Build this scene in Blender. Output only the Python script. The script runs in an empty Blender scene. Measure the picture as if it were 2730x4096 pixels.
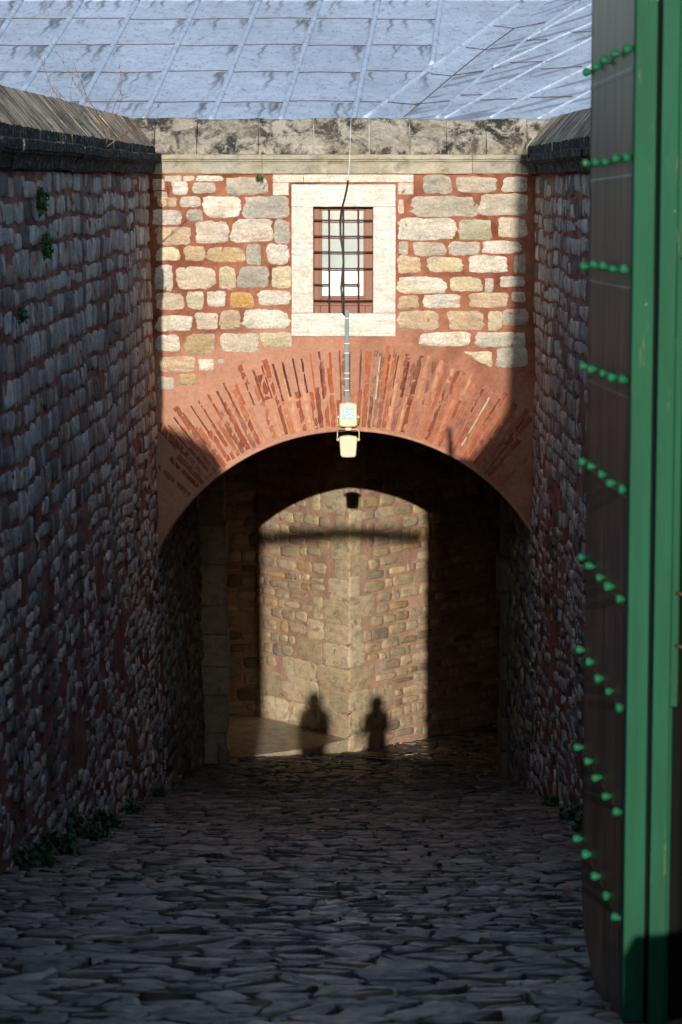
import bpy, math, random
import numpy as np
from mathutils import Vector, Matrix, noise as mnoise

rng = np.random.default_rng(7)
random.seed(7)
scene = bpy.context.scene
COL = scene.collection

# ---------------------------------------------------------------- camera geometry
F, CX, CY = 10500.0, 1365.0, 2048.0
CZ = 9.0
TH = math.atan((2048 - 720) / F)
YAW = math.atan((1400 - 1365) / F * math.cos(TH))
D = 30.9                                  # distance to the gatehouse front

def ray(u, v):
    dx, dy = (u - CX) / F, (CY - v) / F
    yw = math.sin(TH) * dy + math.cos(TH)
    zw = math.cos(TH) * dy - math.sin(TH)
    return Vector((math.cos(YAW) * dx - math.sin(YAW) * yw, math.sin(YAW) * dx + math.cos(YAW) * yw, zw))

def P(u, v, Y):
    r = ray(u, v); t = Y / r.y
    return Vector((r.x * t, Y, CZ + r.z * t))

def PP(u, v, p0, n):
    r = ray(u, v); o = Vector((0, 0, CZ))
    return o + r * ((p0 - o).dot(n) / r.dot(n))

def ground_z(y):
    y = np.asarray(y, float)
    g = np.where(y < 0, 1.38, 1.38 + .1915 * y)
    g = np.where(y > 35, 1.38 + .1915 * 35 + .158 * (y - 35), g)
    g = np.where(y > 40.5, 1.38 + .1915 * 35 + .158 * 5.5 + .03 * (y - 40.5), g)
    return CZ - g

# ---------------------------------------------------------------- object helpers
def tag(o, label=None, cat=None, group=None, kind=None):
    if label: o['label'] = label
    if cat: o['category'] = cat
    if group: o['group'] = group
    if kind: o['kind'] = kind
    return o

def empty(name, loc=(0, 0, 0), label=None, cat=None, group=None):
    o = bpy.data.objects.new(name, None); COL.objects.link(o)
    o.location = loc; o.empty_display_size = .2
    return tag(o, label, cat, group)

class MB:
    """collects polygons with a colour per vertex"""
    def __init__(s):
        s.v = []; s.f = []; s.m = []; s.c = []; s.n = 0; s.sm = []
    def add(s, verts, faces, col=(1, 1, 1), mi=0, smooth=False):
        verts = np.asarray(verts, float).reshape(-1, 3)
        k = len(verts); s.v.append(verts)
        c = np.asarray(col, float)
        if c.ndim == 1: c = np.tile(c, (k, 1))
        s.c.append(c)
        n = s.n
        s.f.extend([tuple(i + n for i in f) for f in faces])
        s.m.extend([mi] * len(faces)); s.sm.extend([smooth] * len(faces)); s.n += k
    def box(s, lo, hi, col=(1, 1, 1), mi=0, bev=0.0):
        x0, y0, z0 = lo; x1, y1, z1 = hi
        if bev <= 0:
            v = [(x, y, z) for x in (x0, x1) for y in (y0, y1) for z in (z0, z1)]
            s.add(v, [(0, 1, 3, 2), (4, 6, 7, 5), (0, 4, 5, 1), (2, 3, 7, 6), (0, 2, 6, 4), (1, 5, 7, 3)], col, mi)
            return
        b = min(bev, (x1 - x0) * .45, (y1 - y0) * .45, (z1 - z0) * .45)
        pts = []; idx = {}
        for sx in (0, 1):
            for sy in (0, 1):
                for sz in (0, 1):
                    c0 = (x1 if sx else x0, y1 if sy else y0, z1 if sz else z0)
                    ins = (-b if sx else b, -b if sy else b, -b if sz else b)
                    for a in range(3):
                        p = [c0[i] + (ins[i] if i != a else 0) for i in range(3)]
                        idx[(sx, sy, sz, a)] = len(pts); pts.append(p)
        fs = []
        for a in range(3):
            o = [i for i in range(3) if i != a]
            for sgn in (0, 1):
                q = []
                for (p, r) in ((0, 0), (1, 0), (1, 1), (0, 1)):
                    k = [0, 0, 0]; k[a] = sgn; k[o[0]] = p; k[o[1]] = r
                    q.append(idx[(*k, a)])
                fs.append(tuple(q))
        for a in range(3):
            o = [i for i in range(3) if i != a]
            for p in (0, 1):
                for r in (0, 1):
                    k0 = [0, 0, 0]; k1 = [0, 0, 0]
                    k0[o[0]] = k1[o[0]] = p; k0[o[1]] = k1[o[1]] = r; k1[a] = 1
                    fs.append((idx[(*k0, o[0])], idx[(*k1, o[0])], idx[(*k1, o[1])], idx[(*k0, o[1])]))
        for sx in (0, 1):
            for sy in (0, 1):
                for sz in (0, 1):
                    fs.append(tuple(idx[(sx, sy, sz, a)] for a in range(3)))
        s.add(pts, fs, col, mi)
    def tube(s, pts, r, n=8, col=(1, 1, 1), mi=0, caps=True):
        pts = [Vector(p) for p in pts]
        rs = r if hasattr(r, '__len__') else [r] * len(pts)
        vs = []; fs = []
        for i, p in enumerate(pts):
            d = (pts[min(i + 1, len(pts) - 1)] - pts[max(i - 1, 0)]).normalized()
            a = d.cross(Vector((0, 0, 1)) if abs(d.z) < .9 else Vector((1, 0, 0))).normalized(); b = d.cross(a)
            for k in range(n):
                t = 2 * math.pi * k / n
                vs.append(p + (a * math.cos(t) + b * math.sin(t)) * rs[i])
        for i in range(len(pts) - 1):
            for k in range(n):
                k2 = (k + 1) % n
                fs.append((i * n + k, i * n + k2, (i + 1) * n + k2, (i + 1) * n + k))
        if caps:
            fs.append(tuple(range(n))[::-1]); fs.append(tuple((len(pts) - 1) * n + k for k in range(n)))
        s.add(vs, fs, col, mi, True)
    def lathe(s, base, axis, prof, n=12, col=(1, 1, 1), mi=0):
        base = Vector(base); d = Vector(axis).normalized()
        s.tube([base + d * h for h, _ in prof], [max(r, 1e-4) for _, r in prof], n, col, mi)
    def grid(s, fn, us, vs, col=(1, 1, 1), mi=0, smooth=True, flip=False):
        U, V = np.meshgrid(us, vs, indexing='ij')
        pts = fn(U.ravel(), V.ravel())
        nu, nv = len(us), len(vs)
        I, J = np.meshgrid(np.arange(nu - 1), np.arange(nv - 1), indexing='ij')
        a = (I * nv + J).ravel()
        q = np.stack([a, a + nv, a + nv + 1, a + 1], 1)
        if flip: q = q[:, ::-1]
        c = col(U.ravel(), V.ravel()) if callable(col) else col
        s.add(pts, [tuple(r) for r in q.tolist()], c, mi, smooth)
    def sweep(s, prof, path, col=(1, 1, 1), mi=0, closed=False, smooth=False):
        """prof: list of (o,z) ; path: list of functions (o,z)->point"""
        n = len(prof); vs = []; fs = []
        for fn in path:
            for (o, z) in prof: vs.append(fn(o, z))
        m = n if closed else n - 1
        for i in range(len(path) - 1):
            for k in range(m):
                k2 = (k + 1) % n
                fs.append((i * n + k, (i + 1) * n + k, (i + 1) * n + k2, i * n + k2))
        if closed:
            fs.append(tuple(range(n))); fs.append(tuple((len(path) - 1) * n + k for k in range(n))[::-1])
        s.add(vs, fs, col, mi, smooth)
    def build(s, name, mats, parent=None, loc=None):
        me = bpy.data.meshes.new(name)
        V = np.concatenate(s.v) if s.v else np.zeros((0, 3))
        if loc is not None: V = V - np.array(loc)
        me.from_pydata(V.tolist(), [], s.f)
        for m in (mats if isinstance(mats, (list, tuple)) else [mats]): me.materials.append(m)
        me.polygons.foreach_set('material_index', s.m)
        me.polygons.foreach_set('use_smooth', s.sm)
        C = np.concatenate(s.c); C = np.concatenate([C, np.ones((len(C), 1))], 1)
        at = me.color_attributes.new('Col', 'FLOAT_COLOR', 'POINT')
        at.data.foreach_set('color', C.astype(np.float32).ravel())
        me.update()
        o = bpy.data.objects.new(name, me); COL.objects.link(o)
        if loc is not None: o.location = loc
        if parent is not None:
            o.parent = parent
            if loc is None: o.location = tuple(-c for c in parent_world(parent))
            else: o.location = tuple(Vector(loc) - parent_world(parent))
        return o

def parent_world(p):
    w = Vector((0, 0, 0))
    while p is not None:
        w += p.location; p = p.parent
    return w

# ---------------------------------------------------------------- materials
def nt(name):
    m = bpy.data.materials.new(name); m.use_nodes = True
    t = m.node_tree; t.nodes.clear()
    out = t.nodes.new('ShaderNodeOutputMaterial'); b = t.nodes.new('ShaderNodeBsdfPrincipled')
    t.links.new(b.outputs[0], out.inputs[0])
    return m, t, b

def N(t, kind, **kw):
    n = t.nodes.new(kind)
    for k, v in kw.items():
        if k.startswith('i_'):
            n.inputs[k[2:].replace('_', ' ')].default_value = v
        else: setattr(n, k, v)
    return n

def coords(t, scale=(1, 1, 1), rot=(0, 0, 0)):
    c = N(t, 'ShaderNodeNewGeometry'); mp = N(t, 'ShaderNodeMapping')
    mp.inputs['Scale'].default_value = scale; mp.inputs['Rotation'].default_value = rot
    t.links.new(c.outputs['Position'], mp.inputs[0]); return mp.outputs[0]

def noise(t, vec, scale, detail=5, rough=.6, dist=0):
    n = N(t, 'ShaderNodeTexNoise'); n.inputs['Scale'].default_value = scale
    n.inputs['Detail'].default_value = detail; n.inputs['Roughness'].default_value = rough
    n.inputs['Distortion'].default_value = dist
    t.links.new(vec, n.inputs['Vector']); return n.outputs['Fac']

def ramp(t, fac, stops):
    r = N(t, 'ShaderNodeValToRGB'); e = r.color_ramp.elements
    while len(e) < len(stops): e.new(.5)
    for el, (p, c) in zip(e, stops):
        el.position = p; el.color = (*c, 1) if len(c) == 3 else c
    t.links.new(fac, r.inputs[0]); return r.outputs[0]

def g(x): return (x, x, x)

def mix(t, fac, a, b, mode='MIX'):
    m = N(t, 'ShaderNodeMix', data_type='RGBA', blend_type=mode)
    for sock, val in ((m.inputs['Factor'], fac), (m.inputs['A'], a), (m.inputs['B'], b)):
        if isinstance(val, bpy.types.NodeSocket): t.links.new(val, sock)
        elif isinstance(val, (int, float)): sock.default_value = val
        else: sock.default_value = (*val, 1)
    return m.outputs['Result']

def mul(t, a, b, op='MULTIPLY'):
    m = N(t, 'ShaderNodeMath', operation=op)
    for sock, val in zip(m.inputs, (a, b)):
        if isinstance(val, bpy.types.NodeSocket): t.links.new(val, sock)
        else: sock.default_value = val
    return m.outputs[0]

def bump(t, bsdf, h, strength, dist):
    b = N(t, 'ShaderNodeBump'); b.inputs['Strength'].default_value = strength; b.inputs['Distance'].default_value = dist
    t.links.new(h, b.inputs['Height']); t.links.new(b.outputs[0], bsdf.inputs['Normal'])

def vcol(t):
    a = N(t, 'ShaderNodeAttribute', attribute_name='Col'); return a.outputs['Color']

def m_stone(name, stain=.5, stain_col=(.05, .045, .04), rough=.9, bscale=14, bstr=.7, bdist=.02, lay=(1, 1, 3), var=.35, fine=.86, drip=0):
    m, t, b = nt(name)
    v = coords(t); vl = coords(t, lay)
    base = vcol(t)
    n1 = noise(t, vl, 5, 6, .65); n2 = noise(t, v, 38, 4, .6)
    c = mix(t, 1.0, base, ramp(t, n1, [(.25, g(1 - var)), (.75, g(1 + var * .45))]), 'MULTIPLY')
    c = mix(t, 1.0, c, ramp(t, n2, [(.3, g(fine)), (.65, g(1.06 if fine > .8 else 1.14))]), 'MULTIPLY')
    warm = ramp(t, noise(t, v, 2.1, 3), [(.4, (1, .99, .97)), (.7, (1.05, .97, .86))])
    c = mix(t, 1.0, c, warm, 'MULTIPLY')
    s = mul(t, ramp(t, noise(t, v, 6.5, 8, .72, .4), [(.52, g(0)), (.66, g(1))]), stain)
    c = mix(t, s, c, stain_col)
    if drip > 0:
        dv = coords(t, (1.3, .8, .22))
        dm = ramp(t, noise(t, dv, 1.25, 7, .68, .3), [(.52, g(0)), (.62, g(1))])
        c = mix(t, mul(t, dm, drip), c, (.022, .019, .021))
    t.links.new(c, b.inputs['Base Color']); b.inputs['Roughness'].default_value = rough
    h = mul(t, mul(t, noise(t, vl, bscale, 8, .68), 1.0), mul(t, n2, .35), 'ADD')
    bump(t, b, h, bstr, bdist)
    b.inputs['Specular IOR Level'].default_value = .25
    return m

def m_mortar(name, dark, light, spots=(.25, .05, .025), scale=1.7, bd=.02, stain=0.0):
    m, t, b = nt(name)
    v = coords(t)
    c = ramp(t, noise(t, v, scale, 6, .62, .3), [(.3, dark), (.62, light)])
    c = mix(t, 1.0, c, ramp(t, noise(t, v, 22, 6, .7), [(.3, g(.78)), (.68, g(1.1))]), 'MULTIPLY')
    sp = ramp(t, noise(t, v, 75, 3, .6), [(.62, g(0)), (.70, g(1))])
    c = mix(t, mul(t, sp, .65), c, spots)
    if stain > 0:
        st = coords(t, (1, 1, .35))
        s = mul(t, ramp(t, noise(t, st, 3.3, 8, .7, .3), [(.5, g(0)), (.68, g(1))]), stain)
        c = mix(t, s, c, (.03, .024, .02))
    t.links.new(c, b.inputs['Base Color']); b.inputs['Roughness'].default_value = .93
    b.inputs['Specular IOR Level'].default_value = .2
    bump(t, b, noise(t, v, 26, 9, .72), .8, bd)
    return m

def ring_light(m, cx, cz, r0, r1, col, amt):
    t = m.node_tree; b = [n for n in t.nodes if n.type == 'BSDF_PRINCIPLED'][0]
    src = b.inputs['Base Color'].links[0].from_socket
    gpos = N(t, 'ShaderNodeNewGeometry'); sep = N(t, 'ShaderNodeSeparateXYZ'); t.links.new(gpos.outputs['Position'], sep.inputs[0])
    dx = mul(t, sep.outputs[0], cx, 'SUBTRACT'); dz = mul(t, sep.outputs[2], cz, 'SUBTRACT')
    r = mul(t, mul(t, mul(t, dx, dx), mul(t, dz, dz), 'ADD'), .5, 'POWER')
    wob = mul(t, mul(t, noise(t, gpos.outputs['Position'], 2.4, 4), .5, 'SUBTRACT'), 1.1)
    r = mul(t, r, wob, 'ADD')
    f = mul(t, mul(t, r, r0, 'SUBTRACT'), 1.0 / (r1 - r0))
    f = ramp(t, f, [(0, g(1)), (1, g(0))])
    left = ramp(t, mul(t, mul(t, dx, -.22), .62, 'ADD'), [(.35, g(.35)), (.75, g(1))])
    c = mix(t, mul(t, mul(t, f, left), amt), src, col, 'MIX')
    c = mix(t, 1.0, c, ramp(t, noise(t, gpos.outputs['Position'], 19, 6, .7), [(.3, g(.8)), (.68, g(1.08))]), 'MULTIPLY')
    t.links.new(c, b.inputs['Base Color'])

def m_plain(name, col, rough=.6, metal=0, var=.15, scale=9, bd=.004, stretch=(1, 1, 1), spec=.5):
    m, t, b = nt(name)
    v = coords(t, stretch)
    c = mix(t, 1.0, col, ramp(t, noise(t, v, scale, 6, .65), [(.25, g(1 - var)), (.75, g(1 + var * .6))]), 'MULTIPLY')
    t.links.new(c, b.inputs['Base Color']); b.inputs['Roughness'].default_value = rough; b.inputs['Metallic'].default_value = metal
    b.inputs['Specular IOR Level'].default_value = spec
    bump(t, b, noise(t, v, scale * 4, 5, .6), .5, bd)
    return m

M = {}
M['fac_stone'] = m_stone('pale_rubble_stone', stain=.30, stain_col=(.34, .27, .18), var=.40, bdist=.035, bstr=1.0, fine=.74)
M['fac_mortar'] = m_mortar('terracotta_lime_mortar', (.17, .046, .023), (.42, .175, .105), scale=2.9, bd=.035)
M['marble'] = m_stone('weathered_marble', stain=.5, stain_col=(.38, .33, .25), lay=(1, 1, 6), var=.42, fine=.78, bscale=9, bdist=.02)
M['side_stone'] = m_stone('grey_limestone', stain=.62, stain_col=(.07, .05, .048), bscale=13, bdist=.03, lay=(1, 1, .8), var=.6, fine=.62, drip=.75)
M['side_mortar'] = m_mortar('red_earthy_mortar', (.15, .048, .036), (.40, .17, .135), spots=(.08, .03, .02), bd=.04, stain=.8)
M['back_stone'] = m_stone('tan_limestone', stain=.6, stain_col=(.06, .05, .04), bscale=16, bdist=.018, lay=(1, 1, 2.5), var=.35)
M['back_mortar'] = m_mortar('pink_lime_mortar', (.30, .175, .125), (.42, .27, .19), bd=.015, stain=.35)
M['brick'] = m_stone('thin_clay_brick', stain=.42, stain_col=(.50, .235, .14), bscale=30, bdist=.006, lay=(1, 1, 1), var=.45)
M['plaster'] = m_mortar('pink_plaster', (.40, .17, .11), (.62, .32, .23), bd=.006)
M['dark_plaster'] = m_plain('vault_plaster', (.30, .15, .11), .9)

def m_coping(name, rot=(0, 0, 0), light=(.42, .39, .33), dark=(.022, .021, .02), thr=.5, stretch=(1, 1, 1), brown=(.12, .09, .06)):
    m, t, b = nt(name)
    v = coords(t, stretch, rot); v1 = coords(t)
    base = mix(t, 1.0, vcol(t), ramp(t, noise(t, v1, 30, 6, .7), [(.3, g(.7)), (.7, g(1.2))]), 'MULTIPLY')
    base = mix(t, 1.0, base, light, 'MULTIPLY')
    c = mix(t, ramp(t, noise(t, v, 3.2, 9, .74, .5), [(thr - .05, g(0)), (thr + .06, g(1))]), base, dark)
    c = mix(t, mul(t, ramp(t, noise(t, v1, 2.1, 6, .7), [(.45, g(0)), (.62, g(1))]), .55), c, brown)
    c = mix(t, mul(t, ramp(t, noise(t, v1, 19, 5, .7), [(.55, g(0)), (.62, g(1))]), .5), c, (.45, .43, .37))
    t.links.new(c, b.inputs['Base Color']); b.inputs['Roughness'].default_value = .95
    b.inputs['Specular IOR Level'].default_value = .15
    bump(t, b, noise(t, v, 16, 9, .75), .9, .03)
    return m
M['coping_front'] = m_coping('lichened_coping_stone', thr=.50, light=(.38, .36, .32), dark=(.035, .032, .029), brown=(.15, .13, .10))
M['coping_side'] = m_coping('streaked_coping_stone', light=(.60, .48, .36), dark=(.07, .055, .042), thr=.50, stretch=(.8, 1.5, .8), brown=(.24, .185, .13))
M['coping_black'] = m_coping('dark_cornice_stone', light=(.16, .16, .165), dark=(.012, .013, .016), thr=.42, stretch=(1, 3, .35), brown=(.03, .028, .027))  # darker stone for side cornices and upright coping faces
M['cornice'] = m_stone('cornice_stone', stain=.7, stain_col=(.13, .115, .08), lay=(1, 1, 2), var=.35, bdist=.012)

m, t, b = nt('lead_sheet')
v = coords(t)
c = mix(t, 1.0, vcol(t), ramp(t, noise(t, v, 3.5, 6, .7), [(.3, g(.8)), (.7, g(1.1))]), 'MULTIPLY')
c = mix(t, mul(t, ramp(t, noise(t, coords(t, (1.2, .8, 1)), 13, 7, .75, .8), [(.535, g(0)), (.60, g(1))]), .62), c, (.16, .18, .23))
t.links.new(c, b.inputs['Base Color']); b.inputs['Roughness'].default_value = .62; b.inputs['Metallic'].default_value = .15
bump(t, b, noise(t, v, 7, 6, .6), .5, .03)
M['lead'] = m

m, t, b = nt('worn_flagstone')
v = coords(t)
c = mix(t, 1.0, vcol(t), ramp(t, noise(t, v, 9, 8, .74), [(.28, g(.45)), (.72, g(1.55))]), 'MULTIPLY')
t.links.new(c, b.inputs['Base Color'])
t.links.new(ramp(t, noise(t, v, 11, 5, .6), [(.3, g(.34)), (.7, g(.7))]), b.inputs['Roughness'])
bump(t, b, noise(t, v, 15, 8, .66), .7, .02)
M['flag'] = m
m, t, b = nt('earth_and_moss_joint')
v = coords(t)
c = ramp(t, noise(t, v, 20, 6, .7), [(.3, (.008, .007, .006)), (.7, (.045, .038, .03))])
c = mix(t, mul(t, ramp(t, noise(t, v, 2.4, 5, .65), [(.55, g(0)), (.63, g(1))]), .8), c, (.02, .045, .008))
t.links.new(c, b.inputs['Base Color']); b.inputs['Roughness'].default_value = .95
bump(t, b, noise(t, v, 40, 8, .75), 1, .03)
M['earth'] = m
M['grass'] = m_plain('terrace_grass', (.06, .09, .03), .95, var=.5)
M['leaf'] = m_plain('ivy_leaf', (.035, .10, .018), .5, var=.5, scale=25)
M['weed'] = m_plain('weed_leaf', (.03, .075, .022), .55, var=.5, scale=25)
M['twig'] = m_plain('reddish_twig', (.20, .10, .07), .8)
M['dead'] = m_plain('dead_leaf', (.20, .07, .03), .7)

def m_paint(name, col, rust=.1, rough=.42):
    m, t, b = nt(name)
    v = coords(t, (1, 1, .12)); v1 = coords(t)
    c = mix(t, 1.0, col, ramp(t, noise(t, v, 14, 5, .6), [(.3, g(.8)), (.7, g(1.12))]), 'MULTIPLY')
    c = mix(t, mul(t, ramp(t, noise(t, v, 25, 6, .7), [(.63, g(0)), (.68, g(1))]), rust), c, (.35, .27, .13))
    c = mix(t, mul(t, ramp(t, noise(t, v1, 16, 3, .5), [(.76, g(0)), (.79, g(1))]), .6), c, (.45, .5, .38))
    t.links.new(c, b.inputs['Base Color']); b.inputs['Roughness'].default_value = rough; b.inputs['Specular IOR Level'].default_value = .3
    bump(t, b, noise(t, v, 30, 4, .5), .6, .008)
    return m
M['green'] = m_paint('green_gate_paint', (.006, .076, .036), .25, .75)
M['green_nail'] = m_paint('green_stud_paint', (.006, .10, .042), .35, .62)
m, t, b = nt('aged_iron_sheet')
v = coords(t, (1, 1, .15))
c = ramp(t, noise(t, v, 9, 6, .65), [(.3, (.06, .038, .026)), (.7, (.20, .12, .08))])
t.links.new(c, b.inputs['Base Color']); b.inputs['Roughness'].default_value = .45; b.inputs['Specular IOR Level'].default_value = .22
bump(t, b, noise(t, v, 8, 4, .6), .5, .01)
M['sheet'] = m
M['black'] = m_plain('black_fill', (.005, .005, .005), .8, spec=.08)  # near-black fill; at the gate it stands in for shade
M['rust'] = m_plain('rusty_iron', (.10, .035, .022), .75, .2, var=.4, scale=30)
M['wood'] = m_plain('varnished_window_wood', (.20, .06, .024), .5, var=.3, scale=20, stretch=(1, 1, .1))
M['beige'] = m_plain('beige_lamp_housing', (.60, .52, .34), .45, var=.06)
M['cond'] = m_plain('grey_green_conduit', (.14, .19, .19), .5)
M['rubber'] = m_plain('black_corrugated_cable', (.015, .016, .018), .5)
M['white'] = m_plain('white_cable', (.7, .7, .7), .4, var=.03)
M['grate'] = m_plain('cast_iron_grate', (.04, .038, .035), .6)
m, t, b = nt('window_glass')
v = coords(t)
c = ramp(t, noise(t, v, 3, 3), [(.3, (.36, .43, .43)), (.7, (.46, .53, .53))])
c = mix(t, 1.0, c, vcol(t), 'MULTIPLY')
t.links.new(c, b.inputs['Base Color']); b.inputs['Roughness'].default_value = .12
b.inputs['Coat Weight'].default_value = .6; b.inputs['Coat Roughness'].default_value = .03
M['glass'] = m
m, t, b = nt('led_lens')
vo = N(t, 'ShaderNodeTexVoronoi'); vo.inputs['Scale'].default_value = 32
t.links.new(coords(t), vo.inputs['Vector'])
t.links.new(ramp(t, vo.outputs['Distance'], [(.1, (.62, .72, .80)), (.5, (.50, .60, .72))]), b.inputs['Base Color'])
b.inputs['Roughness'].default_value = .1
M['lens'] = m
M['skin'] = m_plain('skin', (.45, .26, .18), .55, var=.05)
M['coat'] = m_plain('dark_wool_coat', (.03, .03, .04), .9)
M['hair'] = m_plain('dark_hair', (.015, .011, .009), .6)

# ---------------------------------------------------------------- masonry generators
def stone(mb, fmap, s0, t0, s1, t1, H, col, n=16, jit=.05, ex=4.5, poly=None, mi=1, rim=0.0):
    if poly is not None:
        pts = []
        k = len(poly)
        for i in range(k):
            a = np.array(poly[i]); b2 = np.array(poly[(i + 1) % k])
            for q in (.12, .37, .63, .88): pts.append(a + (b2 - a) * q)
        pts = np.array(pts); n = len(pts)
        c = pts.mean(0)
        pts = pts + rng.normal(0, .006, pts.shape)
    else:
        c = np.array([(s0 + s1) / 2, (t0 + t1) / 2]); hw = (s1 - s0) / 2; hh = (t1 - t0) / 2
        th = np.linspace(0, 2 * math.pi, n, endpoint=False) + rng.uniform(0, .3)
        ct, st = np.cos(th), np.sin(th)
        # superellipse, plus a smooth low-order wobble that shears its corners
        r = (np.abs(ct) ** ex + np.abs(st) ** ex) ** (-1 / ex)
        r = r * (1 + jit * rng.normal(0, 1, n) + jit * .9 * np.sin(2 * th + rng.uniform(0, 6)) + jit * .9 * np.sin(3 * th + rng.uniform(0, 6)))
        r = np.clip(r, .5, 1.36)
        pts = np.stack([c[0] + hw * r * ct * .99, c[1] + hh * r * st * .99], 1)
    rings = [(1.02, -.6), (.985, .45), (.93, .92), (.5, 1.05)]
    tilt = rng.normal(0, .22, 2)
    V = []
    for sc, h in rings:
        p = c + (pts - c) * sc
        rel = (p - c) / max(abs(pts - c).max(), 1e-6)
        hh_ = H * (h + (rng.normal(0, .14, n) if h > 0 else 0) + (rel @ tilt if h > 0 else 0))
        V.append(fmap(p[:, 0], p[:, 1], hh_ + np.zeros(n)))
    V.append(fmap(c[:1], c[1:2], np.array([H * 1.08])))
    V = np.concatenate(V)
    fs = []
    for k in range(3):
        for i in range(n):
            j = (i + 1) % n
            fs.append((k * n + i, k * n + j, (k + 1) * n + j, (k + 1) * n + i))
    for i in range(n): fs.append((3 * n + i, 3 * n + (i + 1) % n, 4 * n))
    if rim > 0:
        col = np.asarray(col, float); hi = np.clip(col * .55 + np.array((.80, .74, .66)) * .45, 0, .9)
        cc = [np.tile(hi, (2 * n, 1)) * rng.uniform(.9, 1.05, (2 * n, 1)), np.tile(col * .55 + hi * .45, (n, 1)) * rng.uniform(.8, 1.1, (n, 1)), np.tile(col * (1 - rim), (n + 1, 1))]
        col = np.concatenate(cc)
    mb.add(V, fs, col, mi, True)

def fbm(x, y, s, seed=0.0):
    return np.array([mnoise.noise(Vector((a * s, b_ * s, seed))) for a, b_ in zip(x, y)])

def pick(pal, var=.1):
    c = np.array(pal[rng.integers(len(pal))]); return np.clip(c * (1 + rng.normal(0, var)), .01, .9)

PAL_SIDE = [(.60, .54, .52), (.50, .46, .45), (.66, .61, .58), (.44, .41, .40), (.56, .49, .43), (.38, .34, .34), (.62, .54, .49), (.20, .18, .18), (.38, .28, .25), (.52, .44, .36)]
PAL_FAC = [(.72, .68, .60), (.68, .62, .53), (.76, .72, .66), (.68, .59, .48), (.60, .57, .50), (.74, .66, .58)]
PAL_BACK = [(.42, .33, .22), (.37, .29, .195), (.45, .36, .245), (.33, .265, .185), (.38, .31, .22), (.24, .19, .14), (.40, .29, .16), (.30, .24, .175)]

def coursed(mb, fmap, s0, s1, ttop, tbot, ch, H, pal, wmin, wmax, skip=.03, skip_low=.25, low_t=None, gap=.05, wob=.05, seed=1.0, keep=None, lowH=1.0, low_small=1.0):
    """irregular level courses of rubble between the top and a bottom given by tbot(s)"""
    t = ttop; row = 0
    tmin = min(tbot(s0), tbot(s1), tbot((s0 + s1) / 2))
    while t > tmin:
        h = ch * rng.uniform(.78, 1.22)
        if low_t is not None: h *= 1 - .28 * float(np.clip((low_t - t) / 1.5, 0, 1))
        s = s0 - rng.uniform(0, .3)
        while s < s1:
            lowf = 0 if low_t is None else float(np.clip((low_t - t) / 1.5, 0, 1))
            w = rng.uniform(wmin, wmax) * (1 - (1 - low_small) * lowf)
            if rng.random() < .15: w *= .5
            a, b2 = max(s, s0), min(s + w, s1)
            tall = rng.random() < .10 and lowf > .3
            sm = (a + b2) / 2
            wv = wob * (1 + 1.2 * lowf) * (mnoise.noise(Vector((sm * .7, t * .6, seed))) * 2 + mnoise.noise(Vector((sm * 3, row * 7.1, seed))) * .6)
            ok = b2 - a > .06 and t + wv > tbot(sm) - .05 and rng.random() > skip + (skip_low - skip) * lowf
            if ok and keep is not None: ok = keep(sm, t - h / 2)
            if ok:
                gs = gap * rng.uniform(.12, .5) * (1 + 1.4 * lowf * rng.random()); gt = gap * rng.uniform(.4, 1.1) * (1 + .5 * lowf)
                tt, tb = t + wv - gt * .5, t + wv - h + gt * .5
                if rng.random() < .15: tb += h * rng.uniform(.1, .3)
                if rng.random() < .08: tt -= h * .25
                if tall: tb -= h * .5
                stone(mb, fmap, a + gs * .5, tb, b2 - gs * .5, tt, H * rng.uniform(.5, 1.3) * (1 + (lowH - 1) * lowf), pick(pal),
                      n=14, jit=.022 + .06 * lowf + (.03 if rng.random() < .25 else 0), ex=rng.uniform(4, 10) * (1 - .45 * lowf))
            s += w
        t -= h; row += 1

# ---------------------------------------------------------------- corridor side walls
ZC = CZ + .07                      # underside of cornice
def XL(y, z): return -2.335 + .0071 * (y - D) + .019 * (ZC - z)
def XR(y, z): return 2.165 - .0081 * (y - D) - .002 * (ZC - z)

def side_map(side):
    def f(s, t, h):
        rel = .04 * fbm(s, t, .55, side * 9.0) + .018 * fbm(s, t, 2.3, side * 3.3) - .02
        rel = rel + np.clip((CZ - 3 - np.asarray(t)) / 3, 0, 1) * .03 * fbm(s, t, 4.1, side * 5.3)
        if side < 0: x = XL(s, t) + h + rel
        else: x = XR(s, t) - h - rel
        return np.stack([x, s, t], 1)
    return f

def side_wall(side, y0, y1, ztop, nm, parent, seed):
    mb = MB()
    fm = side_map(side)
    def gf(U, V):
        zb = ground_z(U) - .15
        z = zb + (ztop - zb) * V
        h = .012 * fbm(U, z, 6, 5.0) + .008 * rng.normal(0, 1, len(U))
        return fm(U, z, h)
    mb.grid(gf, np.arange(y0, y1 + .001, (y1 - y0) / int((y1 - y0) / .11)), np.linspace(0, 1, 70), mi=0, flip=side < 0)
    coursed(mb, fm, y0, y1, ztop - .01, lambda s: float(ground_z(s)), .205, .013, PAL_SIDE, .16, .62, skip=.01, skip_low=.24,
            low_t=CZ - 2.4, gap=.040, wob=.03, seed=seed, lowH=1.5,
            keep=lambda s_, t_: t_ > CZ - 2.0 or mnoise.noise(Vector((s_ * .55, t_ * .8, seed * 3))) > -.30 - .3 * rng.random(), low_small=.55)
    return mb.build(nm, [M['side_mortar'], M['side_stone']], parent)

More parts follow.
